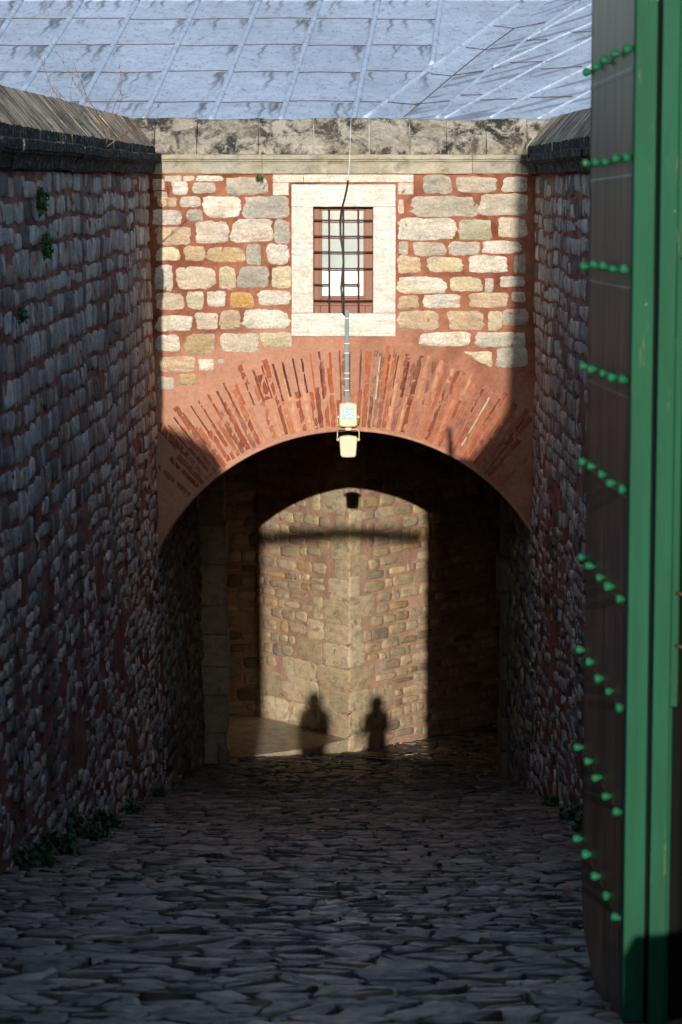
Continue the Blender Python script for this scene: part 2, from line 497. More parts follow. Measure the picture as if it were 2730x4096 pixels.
def cornice_profile():
    p = [(0, .07)]
    for k in range(7):
        a = k / 6 * math.pi / 2
        p.append((.02 + .055 * (1 - math.cos(a)), .085 + .10 * math.sin(a)))
    p += [(.085, .19), (.085, .207), (.105, .212), (.108, .278), (.10, .288), (-.08, .292), (-.3, .29), (-.3, .07)]
    return p
COPE = [(.03, .292), (.03, .385), (.02, .40), (-.25, .715), (-.285, .72), (-.33, .70), (-.33, .292)]

def side_trim(side, parent):
    X = XL if side < 0 else XR
    sg = 1 if side < 0 else -1
    def at(y, dz=0.0, do=0.0):
        return lambda o, z: (X(y, ZC) + sg * (o + do + (.035 if side < 0 else .07)), y, CZ + z + dz)
    mb = MB(); y = -1.0
    while y < D + .0:
        L = rng.uniform(.9, 1.6); y2 = min(y + L, D - .002)
        dz, do = rng.normal(0, .006), rng.normal(0, .006)
        ys = np.linspace(y + .003, y2 - .003, 6)
        mb.sweep(cornice_profile(), [at(q, dz + rng.normal(0, .003), do + rng.normal(0, .003)) for q in ys], g(rng.uniform(.6, 1.2)), 0, True)
        y = y2
        if y >= D - .01: break
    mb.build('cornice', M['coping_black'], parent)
    mb = MB(); mt = MB(); y = -1.0
    while y < D:
        L = rng.uniform(.55, 1.25); y2 = min(y + L, D + .03)
        dz, do = rng.normal(0, .002), rng.normal(0, .002)
        ys = np.linspace(y + .0012, y2 - .0012, 7)
        path = [at(q, dz + rng.normal(0, .004), do + rng.normal(0, .004)) for q in ys]
        c = g(rng.uniform(.6, 1.25))
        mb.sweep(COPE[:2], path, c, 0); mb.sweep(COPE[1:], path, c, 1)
        for fn in (path[0], path[-1]):
            mb.add([fn(o, z) for o, z in COPE], [tuple(range(len(COPE)))], c, 1)
        y = y2
        if y > D: break
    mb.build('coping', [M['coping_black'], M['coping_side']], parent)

def core(side, parent):
    # solid core behind the facing
    mb = MB()
    X = XL if side < 0 else XR
    sg = -1 if side < 0 else 1
    v = []; ys = np.linspace(-1, D, 20)
    for yy in ys:
        zb = float(ground_z(yy)) - .3
        xi, xo = X(yy, ZC) + sg * .25, X(yy, ZC) + sg * .5
        v += [(xi, yy, zb), (xi, yy, CZ + .29), (xo, yy, CZ + .29), (xo, yy, zb)]
    fs = []
    for i in range(19):
        for k in range(4):
            fs.append((i * 4 + k, i * 4 + (k + 1) % 4, i * 4 + 4 + (k + 1) % 4, i * 4 + 4 + k))
    fs += [(0, 1, 2, 3), (76, 77, 78, 79)]
    mb.add(v, fs, (.3, .28, .26), 0)
    mb.build('rubble_core', M['side_stone'], parent)

WL = empty('retaining_wall', (-2.3, 15, float(ground_z(15))), 'tall shaded rubble stone wall on the left with three ivy tufts', 'wall', 'walls along the ramp')
side_wall(-1, -1, D - .003, ZC, 'wall_face', WL, 2.0); side_trim(-1, WL); core(-1, WL)
WR = empty('retaining_wall', (2.2, 15, float(ground_z(15))), 'shaded rubble stone wall on the right behind the green gate', 'wall', 'walls along the ramp')
side_wall(1, -1, D - .003, ZC, 'wall_face', WR, 5.0); side_trim(1, WR); core(1, WR)

# ---------------------------------------------------------------- gatehouse
GH = empty('gatehouse', (0, D, float(ground_z(D))), 'sunlit stone gatehouse with brick arch, small barred window and grey lead roof', 'building')
AR = 2.55; AZ = CZ - 2.93 - AR
apex_z = P(1400, 1715, D).z; AZ = apex_z - AR
AXC = P(1400, 1715, D).x
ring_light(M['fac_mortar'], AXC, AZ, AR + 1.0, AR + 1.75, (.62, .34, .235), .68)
def arch_z(x): return AZ + np.sqrt(np.maximum(AR ** 2 - (x - AXC) ** 2, 0))

def fac_map(s, t, h):
    rel = .012 * fbm(s, t, 1.1, 7.0)
    return np.stack([s, D - h - rel, t], 1)

mb = MB()
WU = [P(1255, 827, D), P(1493, 827, D), P(1493, 1252, D), P(1255, 1252, D)]
wx0, wx1, wz1, wz0 = WU[0].x, WU[1].x, WU[0].z, WU[2].z
xs = np.unique(np.concatenate([np.linspace(-2.42, wx0, 70), np.linspace(wx0, wx1, 16), np.linspace(wx1, 2.3, 64)]))
def fcol(lo, hi, xx, n):
    def f(U, V):
        a = lo(U); z = a + (hi(U) - a) * V
        return fac_map(U, z, .006 * rng.normal(0, 1, len(U)) * (V > .02))
    mb.grid(f, xx, np.linspace(0, 1, n), (1, 1, 1), 0)
fcol(lambda U: np.maximum(arch_z(U), AZ + .9), lambda U: 0 * U + ZC, xs[xs <= wx0 + 1e-6], 60)
fcol(lambda U: np.maximum(arch_z(U), AZ + .9), lambda U: 0 * U + ZC, xs[xs >= wx1 - 1e-6], 60)
xm = xs[(xs >= wx0 - 1e-6) & (xs <= wx1 + 1e-6)]
fcol(lambda U: arch_z(U), lambda U: 0 * U + wz0, xm, 24)
fcol(lambda U: 0 * U + wz1, lambda U: 0 * U + ZC, xm, 14)
# soft plaster lip of the arch and intrados
XS = np.linspace(-2.33, 2.2, 90)
def lip(U, V):
    z = np.maximum(arch_z(U), AZ + .9)
    nx, nz = (U - AXC) / AR, (z - AZ) / AR
    a = V * math.pi / 2; r = .035
    return np.stack([U - nx * r * np.sin(a), D - .004 + r * (1 - np.cos(a)) , z - nz * r * np.sin(a)], 1)
mb.grid(lip, XS, np.linspace(0, 1, 6), (1, 1, 1), 2)
def intr(U, V):
    z = np.maximum(arch_z(U), AZ + .9); nx, nz = (U - AXC) / AR, (z - AZ) / AR
    return np.stack([U - nx * .035, D + .031 + V, z - nz * .035], 1)
mb.grid(intr, XS, np.linspace(0, 6.6, 12), (1, 1, 1), 3)

def boxes(lst, ox, oy, sc, pal=None):
    for q in lst:
        a = P(ox + q[0] / sc, oy + q[1] / sc, D); b2 = P(ox + q[2] / sc, oy + q[3] / sc, D)
        col = (np.array(q[4]) if len(q) > 4 else pick(PAL_FAC, .05)) * rng.uniform(.98, 1.14)
        w, h = b2.x - a.x, a.z - b2.z
        if q[0] > 60: a.x -= .005; b2.x += .005
        a.z += .006; b2.z -= .006
        stone(mb, fac_map, a.x, b2.z, b2.x, a.z, .014, col, n=26, jit=.040, ex=random.choice([4.5, 6, 8, 12]), rim=.10)
GR = (.47, .45, .40); TAN = (.66, .50, .35); WH = (.82, .77, .68); CRM = (.74, .66, .46); YL = (.60, .45, .24); OC = (.68, .40, .13); GN = (.52, .50, .36)
boxes([(120, 205, 245, 248), (175, 244, 292, 347), (20, 232, 118, 312), (265, 205, 345, 243), (360, 205, 575, 243), (335, 257, 510, 337),
       (605, 215, 920, 350, GR), (30, 328, 140, 366), (60, 370, 210, 445, TAN), (238, 368, 400, 445), (418, 362, 708, 530, WH), (732, 368, 1090, 535, GR),
       (20, 470, 245, 585), (290, 468, 415, 555, GR), (640, 545, 965, 722), (978, 550, 1095, 735, GR), (50, 608, 325, 740, TAN), (352, 562, 620, 730),
       (40, 765, 238, 865, CRM), (275, 755, 432, 868, TAN), (455, 765, 738, 878, YL), (758, 742, 870, 898, GR), (920, 738, 1090, 895),
       (40, 905, 180, 1100), (212, 918, 512, 1090, (.76, .68, .54)), (545, 920, 672, 1090, CRM), (692, 918, 935, 1080, GR), (962, 915, 1105, 1085, CRM),
       (45, 1125, 265, 1250), (292, 1112, 425, 1245, (.62, .60, .44)), (452, 1108, 590, 1228), (630, 1118, 808, 1235, OC), (845, 1100, 1100, 1215),
       (45, 1300, 330, 1418), (362, 1278, 528, 1405), (548, 1260, 710, 1405, TAN), (730, 1255, 1095, 1400, WH), (50, 1450, 240, 1580),
       (280, 1445, 515, 1600, (.50, .38, .22)), (555, 1445, 848, 1580), (872, 1430, 1110, 1540, CRM), (75, 1620, 352, 1735, TAN), (385, 1640, 500, 1725, WH), (535, 1645, 585, 1675)], 600, 600, 1.96)
boxes([(60, 410, 192, 500), (235, 385, 360, 470, YL)], 600, 1300, 1.96)
boxes([(688, 175, 880, 305, GR), (912, 190, 1198, 292, (.6, .54, .46)), (1240, 190, 1410, 290), (512, 350, 550, 440), (605, 325, 1060, 465, (.52, .48, .41)), (1080, 310, 1415, 455, (.6, .55, .47)),
       (515, 475, 908, 628), (935, 490, 1160, 622, GN), (1210, 478, 1405, 608), (515, 640, 580, 725), (618, 645, 840, 740), (868, 640, 1072, 732, (.6, .56, .5)), (1098, 638, 1362, 718),
       (512, 742, 665, 858, TAN), (718, 750, 962, 848, CRM), (1005, 740, 1270, 850, WH), (1322, 730, 1400, 858), (515, 885, 838, 1000, WH), (875, 885, 1092, 985, CRM), (1118, 895, 1172, 992),
       (1222, 885, 1395, 950), (515, 1018, 648, 1103, TAN), (688, 1010, 948, 1100, WH), (1008, 998, 1275, 1092, TAN), (1305, 992, 1395, 1058),
       (512, 1122, 792, 1258, TAN), (860, 1125, 1105, 1250, TAN), (1140, 1125, 1235, 1252, CRM), (1240, 1112, 1420, 1218, GR), (672, 1270, 1012, 1365, WH), (1052, 1272, 1320, 1370), (1330, 1275, 1395, 1355),
       (1195, 1380, 1410, 1510, (.6, .55, .46)), (1315, 1325, 1395, 1375)], 1300, 600, 1.742)
tri = [P(1300 + a / 1.742, 600 + b2 / 1.742, D) for a, b2 in ((945, 1402), (1168, 1400), (1170, 1520), (1050, 1460))]
stone(mb, fac_map, 0, 0, 0, 0, .014, CRM, poly=[(p.x, p.z) for p in tri][::-1])
mb.build('front_wall', [M['fac_mortar'], M['fac_stone'], M['plaster'], M['dark_plaster']], GH)

# brick arch ring: long thin bricks set radially in thick joints
mb = MB()
cen = (AXC, AZ)
def radial(a, r0, r1, w, col, hh=.010):
    d = np.array([math.sin(a), math.cos(a)]); q = np.array([d[1], -d[0]])
    n = 7; rr = np.linspace(r0, r1, n)
    L = []; R = []
    for r in rr:
        wob = rng.normal(0, w * .05)
        L.append(np.array(cen) + d * r - q * (w / 2 * rng.uniform(.8, 1.12) - wob)); R.append(np.array(cen) + d * r + q * (w / 2 * rng.uniform(.8, 1.12) + wob))
    outer = np.array(L + R[::-1]); c = outer.mean(0)
    k = len(outer); inn = outer.copy()
    for i in range(k):
        base = np.array(cen) + d * np.dot(outer[i] - np.array(cen), d); inn[i] = base + (outer[i] - base) * .7
    V = np.concatenate([fac_map(outer[:, 0], outer[:, 1], np.full(k, -.006)), fac_map(inn[:, 0], inn[:, 1], np.full(k, hh) + rng.normal(0, .002, k))])
    fs = [(i, (i + 1) % k, k + (i + 1) % k, k + i) for i in range(k)]
    for i in range(n - 1): fs.append((k + i, k + i + 1, k + k - 2 - i, k + k - 1 - i))
    mb.add(V, fs, col, 0, False)
RED = [(.20, .05, .028), (.27, .06, .026), (.14, .045, .033), (.32, .085, .035), (.18, .075, .05), (.10, .038, .03)]
ORG = [(.50, .22, .12), (.44, .19, .12), (.56, .27, .16), (.48, .20, .10), (.40, .17, .12), (.60, .32, .2)]
FNT = [(.30, .092, .048), (.36, .12, .065), (.43, .165, .095), (.25, .075, .045), (.52, .26, .165), (.34, .10, .052), (.40, .14, .075), (.29, .125, .095)]
def inwall(a_, r_):
    zz = cen[1] + math.cos(a_) * r_; xx = cen[0] + math.sin(a_) * r_
    return XL(D, zz) - .02 < xx < XR(D, zz) + .02
a = -math.radians(64)
while a < math.radians(62):
    left = a < .05
    rext = AR + 1.0 - .08 * abs(math.sin(a * 2)) + rng.normal(0, .03)
    stp = rng.uniform(.0235, .030) if left else rng.uniform(.0195, .026)
    base = np.array(FNT[rng.integers(8)])
    r = AR + rng.uniform(.02, .05)
    while r < rext - .08:
        r2 = min(r + rng.uniform(.30, .70), rext)
        if inwall(a, r2) and r2 - r > .05:
            # left half: outer ends lie under plaster, inner ends are exposed
            pr = (.42 + .56 * float(np.clip((AR + .66 - (r + r2) / 2) / .35, 0, 1))) if left else .985
            if rng.random() < pr:
                c_ = base * rng.uniform(.8, 1.2) if rng.random() < .6 else np.array(FNT[rng.integers(8)])
                if .07 < a < .12: c_ = np.array((.24, .15, .10)) * rng.uniform(.7, 1.2)
                radial(a + rng.normal(0, .0006), r, r2, stp * r * rng.uniform(.78, .97), c_, .004)
        r = r2 + rng.uniform(.006, .02)
    a += stp
# dark weathered bricks showing as narrow slots in the plaster
a = -math.radians(60)
while a < math.radians(58):
    left = a < .05
    r = AR + rng.uniform(.30, .55)
    rext = AR + .97 - .10 * abs(math.sin(a * 2)) - rng.uniform(0, .06)
    w = rng.uniform(.020, .034)
    if left or rng.random() < .22:
        while r < rext - .1:
            r2 = min(r + rng.uniform(.4, .9), rext)
            if rng.random() < .88 and inwall(a, r2) and r2 - r > .08:
                radial(a + rng.normal(0, .001), r, r2, w, pick(RED, .2), .0075)
            r = r2 + rng.uniform(.01, .04)
    else:
        if rng.random() < .35 and inwall(a, AR + .8):
            radial(a, AR + rng.uniform(.1, .5), AR + rng.uniform(.7, .9), w, pick([(.62, .38, .28), (.58, .44, .38)], .1), .007)
    a += rng.uniform(.030, .040)
mb.build('brick_arch', M['brick'], GH)

# facade cornice and coping (same mouldings as on the side walls)
mb = MB()
xL, xR = XL(D, ZC) - .02, XR(D, ZC) + .02
cuts = [xL - .1] + [P(u, 650, D).x for u in (1050, 1515, 1890)] + [xR + .1]
FC = [(0, .07), (.05, .075), (.055, .19), (.045, .195), (.045, .212), (.085, .215), (.088, .232), (.078, .236), (.11, .24), (.112, .292), (-.1, .296), (-.1, .07)]
for i in range(len(cuts) - 1):
    dz = rng.normal(0, .003); xs2 = np.linspace(cuts[i] + .0025, cuts[i + 1] - .0025, 10)
    path = [(lambda o, z, xx=xx, w=rng.normal(0, .0025): (xx, D - o + w, CZ + z + dz + w)) for xx in xs2]
    mb.sweep(FC, path, (.36, .345, .29) if i != 2 else (.41, .385, .32), 0, True)
mb.build('cornice', M['cornice'], GH)
mb = MB()
us = [330, 620, 790, 1035, 1255, 1478, 1640, 1787, 1945, 2110, 2330, 2480]
for i in range(len(us) - 1):
    x0, x1 = P(us[i], 560, D + .1).x, P(us[i + 1], 560, D + .1).x
    dz, do = rng.normal(0, .008), rng.normal(0, .01)
    xs2 = np.linspace(x0 + .004, x1 - .004, 6)
    path = [(lambda o, z, xx=xx, w=rng.normal(0, .005), w2=rng.normal(0, .005): (xx, D - o + do + w2, CZ + z + dz * (z > .3) + w * (z > .3) + .001)) for xx in xs2]
    mb.sweep([(.02, .297), (.018, .40), (-.235, .70), (-.265, .715), (-.31, .70), (-.31, .297)], path, np.array((1, .97, .92)) * rng.uniform(.75, 1.25), 0, True)
mb.build('coping', M['coping_front'], GH)

# window
WN = empty('window', (P(1375, 1252, D)), None); WN.parent = GH; WN.location = P(1375, 1252, D) - parent_world(GH)
mb = MB()
def fbox(u0, v0, u1, v1, h0, h1, col, mb=mb, bev=.006, Dd=D):
    a, b2 = P(u0, v0, Dd), P(u1, v1, Dd)
    mb.box((a.x, Dd - h1, b2.z), (b2.x, Dd - h0, a.z), col, 0, bev)
MBL = (.76, .74, .70)
fbox(1167, 738, 1583, 827, -.22, .022, MBL); fbox(1167, 1253, 1583, 1345, -.22, .022, MBL)
fbox(1167, 828, 1254, 1252, -.22, .020, (.74, .71, .66)); fbox(1494, 828, 1583, 1252, -.22, .021, (.76, .73, .68))
fbox(1215, 790, 1255, 829, .0, .026, MBL); 
fbox(1092, 698, 1655, 729, -.05, .016, (.68, .64, .58)); fbox(1092, 730, 1156, 781, -.05, .015, (.64, .6, .54)); fbox(1592, 730, 1655, 779, -.05, .016, (.52, .50, .45))
mb.build('stone_surround', M['marble'], WN)
mb = MB(); Dw = D + .15
for q in ((1256, 826, 1282, 1254), (1462, 826, 1492, 1254), (1282, 826, 1462, 842), (1282, 1192, 1462, 1254)):
    fbox(*q, -.05, 0, (1, 1, 1), mb, .006, Dw)
for q in ((1280, 840, 1290, 1195), (1455, 840, 1464, 1195), (1290, 1183, 1455, 1194)):
    fbox(*q, -.05, .012, (1, 1, 1), mb, .004, Dw)
fbox(1262, 1212, 1486, 1222, 0, .02, (1, 1, 1), mb, .004, Dw)
mb.build('wooden_casement', M['wood'], WN)
mb = MB(); fbox(1288, 841, 1457, 1076, -.03, -.02, (1, 1, 1), mb, 0, Dw); fbox(1288, 1076.5, 1457, 1186, -.03, -.021, (1.75, 1.72, 1.7), mb, 0, Dw); mb.build('pane', M['glass'], WN)
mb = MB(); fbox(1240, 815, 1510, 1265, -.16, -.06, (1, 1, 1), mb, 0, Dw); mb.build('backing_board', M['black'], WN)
mb = MB(); Dg = D + .045
VB = (1317, 1374, 1434); HB = (881, 945, 1008, 1074, 1138, 1202)
for u in VB: mb.tube([P(u, 822, Dg), P(u + 1, 1040, Dg), P(u + 1.5, 1256, Dg)], .011, 8)
for v in HB:
    segs = [(1256, 1492)] if v != 1138 else [(1256, 1320), (1374, 1436)]
    for s0, s1 in segs: mb.tube([P(s0, v - 1, Dg - .004), P((s0 + s1) / 2, v + 1, Dg - .004), P(s1, v, Dg - .004)], .0088, 8)
    for u in VB:
        if v == 1138 and u == 1317: continue
        p = P(u, v, Dg)
        mb.lathe(p + Vector((0, .018, 0)), (0, -1, 0), [(0, .004), (.005, .016), (.02, .019), (.032, .014), (.037, .003)], 8)
mb.build('iron_grille', M['rust'], WN)

# vault walls inside the passage
for side, yend in ((-1, 37.7), (1, 34.6)):
    mb = MB()
    fm = side_map(side)
    X = XL if side < 0 else XR
    def gf(U, V):
        zb = ground_z(U) - .15; z = zb + (AZ + 1.35 - zb) * V
        return fm(U, z, .012 * fbm(U, z, 6, 5.0) + .008 * rng.normal(0, 1, len(U)))
    mb.grid(gf, np.linspace(D - .002, yend, 50), np.linspace(0, 1, 50), mi=0, flip=side < 0)
    coursed(mb, fm, D, yend, AZ + 1.35, lambda s: float(ground_z(s)), .2, .03, [(.36, .32, .26), (.44, .39, .31), (.25, .22, .19)], .2, .6, skip=.05, seed=9.0 + side)
    mb.build('passage_wall', [M['side_mortar'], M['side_stone']], GH)
# pale dressed pier closing the left passage wall, rough dark end of the right one
mb = MB()
z = float(ground_z(37.7)) - .1
while z < AZ + 2.5:
    h = rng.uniform(.42, .62)
    w = rng.normal(0, .022)
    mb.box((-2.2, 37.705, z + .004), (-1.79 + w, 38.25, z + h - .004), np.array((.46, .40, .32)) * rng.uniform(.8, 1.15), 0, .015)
    z += h
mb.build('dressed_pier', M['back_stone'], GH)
mb = MB()
z = float(ground_z(34.6)) - .1
while z < AZ + 2.5:
    h = rng.uniform(.3, .5)
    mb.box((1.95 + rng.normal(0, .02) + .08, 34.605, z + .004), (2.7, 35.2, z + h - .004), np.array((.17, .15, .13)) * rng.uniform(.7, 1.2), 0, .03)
    z += h
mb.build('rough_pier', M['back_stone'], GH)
# dark chamber shell: ceiling, outer walls, arch tympanum above the passage
mb = MB()
zt = CZ - 2.6
mb.box((-5.2, 37.5, zt), (6.6, 48.2, zt + .3), (1, 1, 1)); mb.box((-5.3, 38.3, zt - 9), (-5.0, 48.2, zt), (1, 1, 1)); mb.box((6.4, 35.3, zt - 9), (6.7, 48.2, zt), (1, 1, 1))
mb.box((-5.2, 48.0, zt - 9), (6.6, 48.3, zt), (1, 1, 1)); mb.box((-5.2, 38.28, zt - 9), (-2.25, 38.5, zt), (1, 1, 1)); mb.box((2.65, 35.25, zt - 9), (6.6, 35.45, zt), (1, 1, 1))
mb.box((-5.2, 31.6, zt + .301), (6.6, 48.2, zt + .5), (1, 1, 1))
mb.build('vault', M['dark_plaster'], GH)
for q in (((-5.2, 31.25, CZ - 9), (-2.6, 37.4, CZ + .5)), ((2.5, 31.25, CZ - 9), (5.2, 34.4, CZ + .5))):
    mb = MB(); mb.box(*q, (.3, .28, .25)); mb.build('flank_wall', M['side_stone'], GH)

# ---------------------------------------------------------------- lead roof
p0 = P(1400, 478, D + .33); m_s = .357
p0 = Vector((p0.x, p0.y, CZ + .66))
n1 = Vector((0, -m_s, 1)).normalized()
def R1(u, v): return PP(u, v, p0, n1)
V0 = R1(1617, 470); V1 = R1(2061, 113)
def val_x(y): return V0.x + (V1.x - V0.x) * (y - V0.y) / (V1.y - V0.y)
def surf(x, y):
    return p0.z + m_s * (y - p0.y) + .075 * np.maximum(np.asarray(x) - val_x(y), 0) * np.clip((y - p0.y) / 2, 0, 3)
def RS(u, v):
    r = ray(u, v); Y = 32.0
    for _ in range(60):
        z = float(surf(r.x / r.y * Y, Y)); zr = CZ + r.z / r.y * Y
        Y += (zr - z) / (m_s + .05) * .7
        Y = min(max(Y, p0.y - .02), 45)
    return Vector((r.x / r.y * Y, Y, float(surf(r.x / r.y * Y, Y))))
n2 = n1
top_y = R1(1400, -2).y
LEAD = np.array((.385, .475, .61))
mb = MB()
rows = [R1(1300, v).y for v in (478, 410, 289, 180, 78)]
# bays of the main slope between rolls
rollb = [(87 - 235 * 2, 374), (87 - 235, 374), (87, 374), (322, 427), (575, 474), (849, 474), (1123, 479), (1417, 470), (1700, 470)]
rollt = [(322 - 240 * 2, 9), (322 - 240, 9), (322, 9), (548, 9), (792, 9), (1036, 9), (1280, 9), (1513, 9), (1763, 9)]
lines = []
for (a, b2), (c_, d_) in zip(rollb, rollt):
    A, B = R1(a, b2), R1(c_, d_)
    k = (B.x - A.x) / (B.y - A.y)
    lines.append((A.x - k * (A.y - p0.y), k))
ys = np.arange(p0.y - .04, top_y, .022)
xs = np.arange(-5.2, 4.6, .022)
# stain map painted on the sheets: drips that start at seams, with their own shapes
def stains(U, W):
    c = np.tile(LEAD, (len(U), 1)) * (1 + .06 * np.sin(U * 1.7 + W * .9))[:, None]
    dark = np.zeros(len(U))
    r2 = np.random.default_rng(3)
    for bi in range(len(lines) - 1):
        for ri, yr in enumerate(rows[1:] + [top_y]):
            for kk in range(r2.integers(3, 7)):
                f = r2.choice([r2.uniform(.8, .97), r2.uniform(.1, .97)])
                L = r2.uniform(.25, .95); wd = r2.uniform(.02, .055); st = r2.uniform(.55, 1.0)
                dd = yr - W
                sel = (dd > 0) & (dd < L)
                xl = (lines[bi][0] + lines[bi][1] * (W - p0.y)) * (1 - f) + (lines[bi + 1][0] + lines[bi + 1][1] * (W - p0.y)) * f
                xl = xl + .02 * np.sin(W * 9 + kk) + .012 * np.sin(W * 23)
                a = np.clip(1 - np.abs(U - xl) / (wd * (1.1 - .6 * dd / L)), 0, 1) * np.clip((L - dd) / L * 1.6, 0, 1)
                dark = np.maximum(dark, np.where(sel, a * st, 0))
    return c * (1 - dark[:, None]) + np.array((.055, .06, .075)) * dark[:, None]
def main_fn(U, W):
    return np.stack([U, W, surf(U, W)], 1)
def main_col(U, W):
    c = stains(U, W)
    right = U > val_x(W)
    q = (U - val_x(W)) * .8 + (W - p0.y) * .2; s_ = (U * .25 - W) 
    nn = np.array([mnoise.noise(Vector((a_ * 1.1, b_ * 9, 0))) for a_, b_ in zip(U[right], (W - U * .55)[right])])
    d = np.clip((nn - .1) * 2.6, 0, .65)
    cr = LEAD * .97 * (1 - d[:, None]) + np.array((.12, .13, .17)) * d[:, None]
    c[right] = cr
    return c
mb.grid(main_fn, xs, ys, main_col, 0, False)
up1 = Vector(n1)
def onroof(pts_px, fn, nrm, r, off, col=LEAD * 1.08, seg=10):
    P3 = []
    for i in range(len(pts_px) - 1):
        A, B = fn(*pts_px[i]), fn(*pts_px[i + 1])
        for k in range(seg): P3.append(A.lerp(B, k / seg) + nrm * (off + rng.normal(0, r * .05)))
    P3.append(fn(*pts_px[-1]) + nrm * off)
    rr = [r * (1 + .05 * math.sin(i * 2.1)) for i in range(len(P3))]
    mb.tube(P3, rr, 8, col)
for (x0_, k), (a, b2), (c_, d_) in zip(lines, rollb, rollt):
    if a > 1650: c_, d_, a, b2 = 1765, 9, 1731, 262
    yb = max(p0.y, R1(a, b2).y) if a > 1650 else p0.y
    P3 = [Vector((x0_ + k * (yy - p0.y) + rng.normal(0, .002), yy, p0.z + m_s * (yy - p0.y) + .002)) for yy in np.linspace(yb, top_y, 24)]
    mb.tube(P3, .038, 8, LEAD * 1.06)
onroof([(1458, 474), (1730, 268), (1880, 160), (2088, 8)], RS, n1, .030, .002)
onroof([(1748, 472), (1838, 380), (1965, 272), (2100, 162), (2192, 92), (2320, 4)], RS, n2, .024, .002, LEAD * .95)
for q in ([(1780, 472), (1955, 372), (2185, 245), (2400, 135)], [(1962, 470), (2105, 388), (2400, 245)], [(2152, 475), (2330, 380), (2420, 335)],
          [(1965, 272), (2220, 155), (2400, 78)], [(2100, 162), (2290, 55), (2400, 0)]):
    onroof(q, RS, n2, .018, .0)
# thin dark lapped seams
def seam(pts, fn, nrm):
    P3 = [fn(*p) + nrm * .006 for p in pts]
    mb.tube(P3, .0065, 5, (.07, .06, .065))
for i in range(len(rollb) - 1):
    for v in (410, 289, 180, 78):
        vv = v + rng.uniform(-4, 4)
        y = R1(1300, vv).y
        xa = lines[i][0] + lines[i][1] * (y - p0.y) + .04; xb = lines[i + 1][0] + lines[i + 1][1] * (y - p0.y) - .04
        xb = min(xb, val_x(y) - .35)
        if xb - xa < .1: continue
        pts = [Vector((xa + (xb - xa) * q, y + .012 * math.sin(q * 5 + i) + rng.normal(0, .004), 0)) for q in np.linspace(0, 1, 7)]
        for p in pts: p.z = p0.z + m_s * (p.y - p0.y) + .006
        mb.tube(pts, .0065, 5, (.07, .06, .065))
seam([(1617, 470), (1810, 306), (1940, 200), (2061, 113)], R1, n1)
for q in ([(1570, 412), (1665, 420)], [(1725, 297), (1805, 305)], [(1865, 192), (1942, 200)], [(1975, 105), (2058, 115)]): seam(q, R1, n1)
for q in ([(1670, 418), (1800, 405)], [(1810, 303), (1935, 285)], [(1945, 200), (2060, 183)], [(2065, 113), (2180, 92)], [(1842, 382), (1930, 381)], [(2040, 252), (2190, 248)],
          [(1920, 402), (2070, 397)], [(2122, 392), (2290, 388)], [(2165, 278), (2330, 268)], [(2100, 163), (2190, 160)], [(2290, 130), (2380, 128)]): seam(q, RS, n2)
# ridge roll
mb.tube([Vector((x, top_y, p0.z + m_s * (top_y - p0.y))) for x in np.linspace(-5.2, 4.4, 30)], .035, 8, LEAD * 1.1)
roof = mb.build('lead_roof', M['lead'], GH)

# ---------------------------------------------------------------- corner building at the end of the passage
YC = 40.4
CB = empty('corner_building', (0, YC, float(ground_z(YC))), 'tan stone building corner lit by the sun at the end of the dark passage', 'building')
cp = P(1398, 3000, YC)
def face_map(sx, rough=1.0):
    d = Vector((-.82, 1)).normalized() if sx < 0 else Vector((.908, 1)).normalized()
    nn = Vector((-d.y, d.x)) if sx < 0 else Vector((d.y, -d.x))
    if nn.y > 0: nn = -nn
    def f(s, t, h):
        h = h + .02 * fbm(s, t, .8, 11.0 * sx)
        return np.stack([cp.x + d.x * s + nn.x * h, YC + d.y * s + nn.y * h, t], 1)
    return f
zgl = lambda s: float(ground_z(YC + .7 * s)) - .2
mb = MB()
for sx, smax in ((-1, 2.5), (1, 6.2)):
    fm = face_map(sx)
    zb = zgl(0); ztp = CZ - 2.62
    mb.grid(lambda U, V: fm(U, V, .006 * rng.normal(0, 1, len(U)) * (U > .03)), np.linspace(0, smax, int(smax / .07)), np.linspace(zb - .4, ztp, 90), mi=0, flip=sx < 0)
    # dressed corner stones and base courses
    ASH = [(.50, .41, .28), (.45, .37, .25), (.53, .44, .31), (.40, .32, .215)]
    z = float(ground_z(YC)) - .06
    occ = []
    k = 0
    while z < ztp:
        h = rng.uniform(.30, .40)
        if sx < 0: w = [2.45, 2.45, 2.45, 1.75, 1.3, 1.0, .9, .55, .35, .5, .35, 1.0, .7, .35, .6][min(k, 14)]
        else: w = [.75, .8, .95, .62, .35, .30, .6, .28, .45, .28, .3, .28, .4][min(k, 12)]
        w *= rng.uniform(.9, 1.1)
        occ.append((z, z + h, w))
        s = 0.0
        while s < w - .12:
            ww = min(rng.uniform(.5, .95) if sx < 0 else rng.uniform(.35, .8), w - s)
            if w - s - ww < .15: ww = w - s
            sa, sb = s + (.002 if s > 0 else -.006), s + ww - .002
            stone(mb, fm, 0, 0, 0, 0, .008, pick(ASH, .06), poly=[(sa, z + .002), (sb, z + .002), (sb, z + h - .002), (sa, z + h - .002)])
            s += ww
        z += h; k += 1
    def keep(s, t):
        for (a, b2, w) in occ:
            if a - .02 <= t <= b2 + .06 and s < w + .10: return False
        return True
    coursed(mb, fm, .05, smax, ztp, lambda s: zgl(s), .185, .02, PAL_BACK, .16, .5, skip=.04, gap=.055, wob=.03, seed=20 + sx, keep=keep)
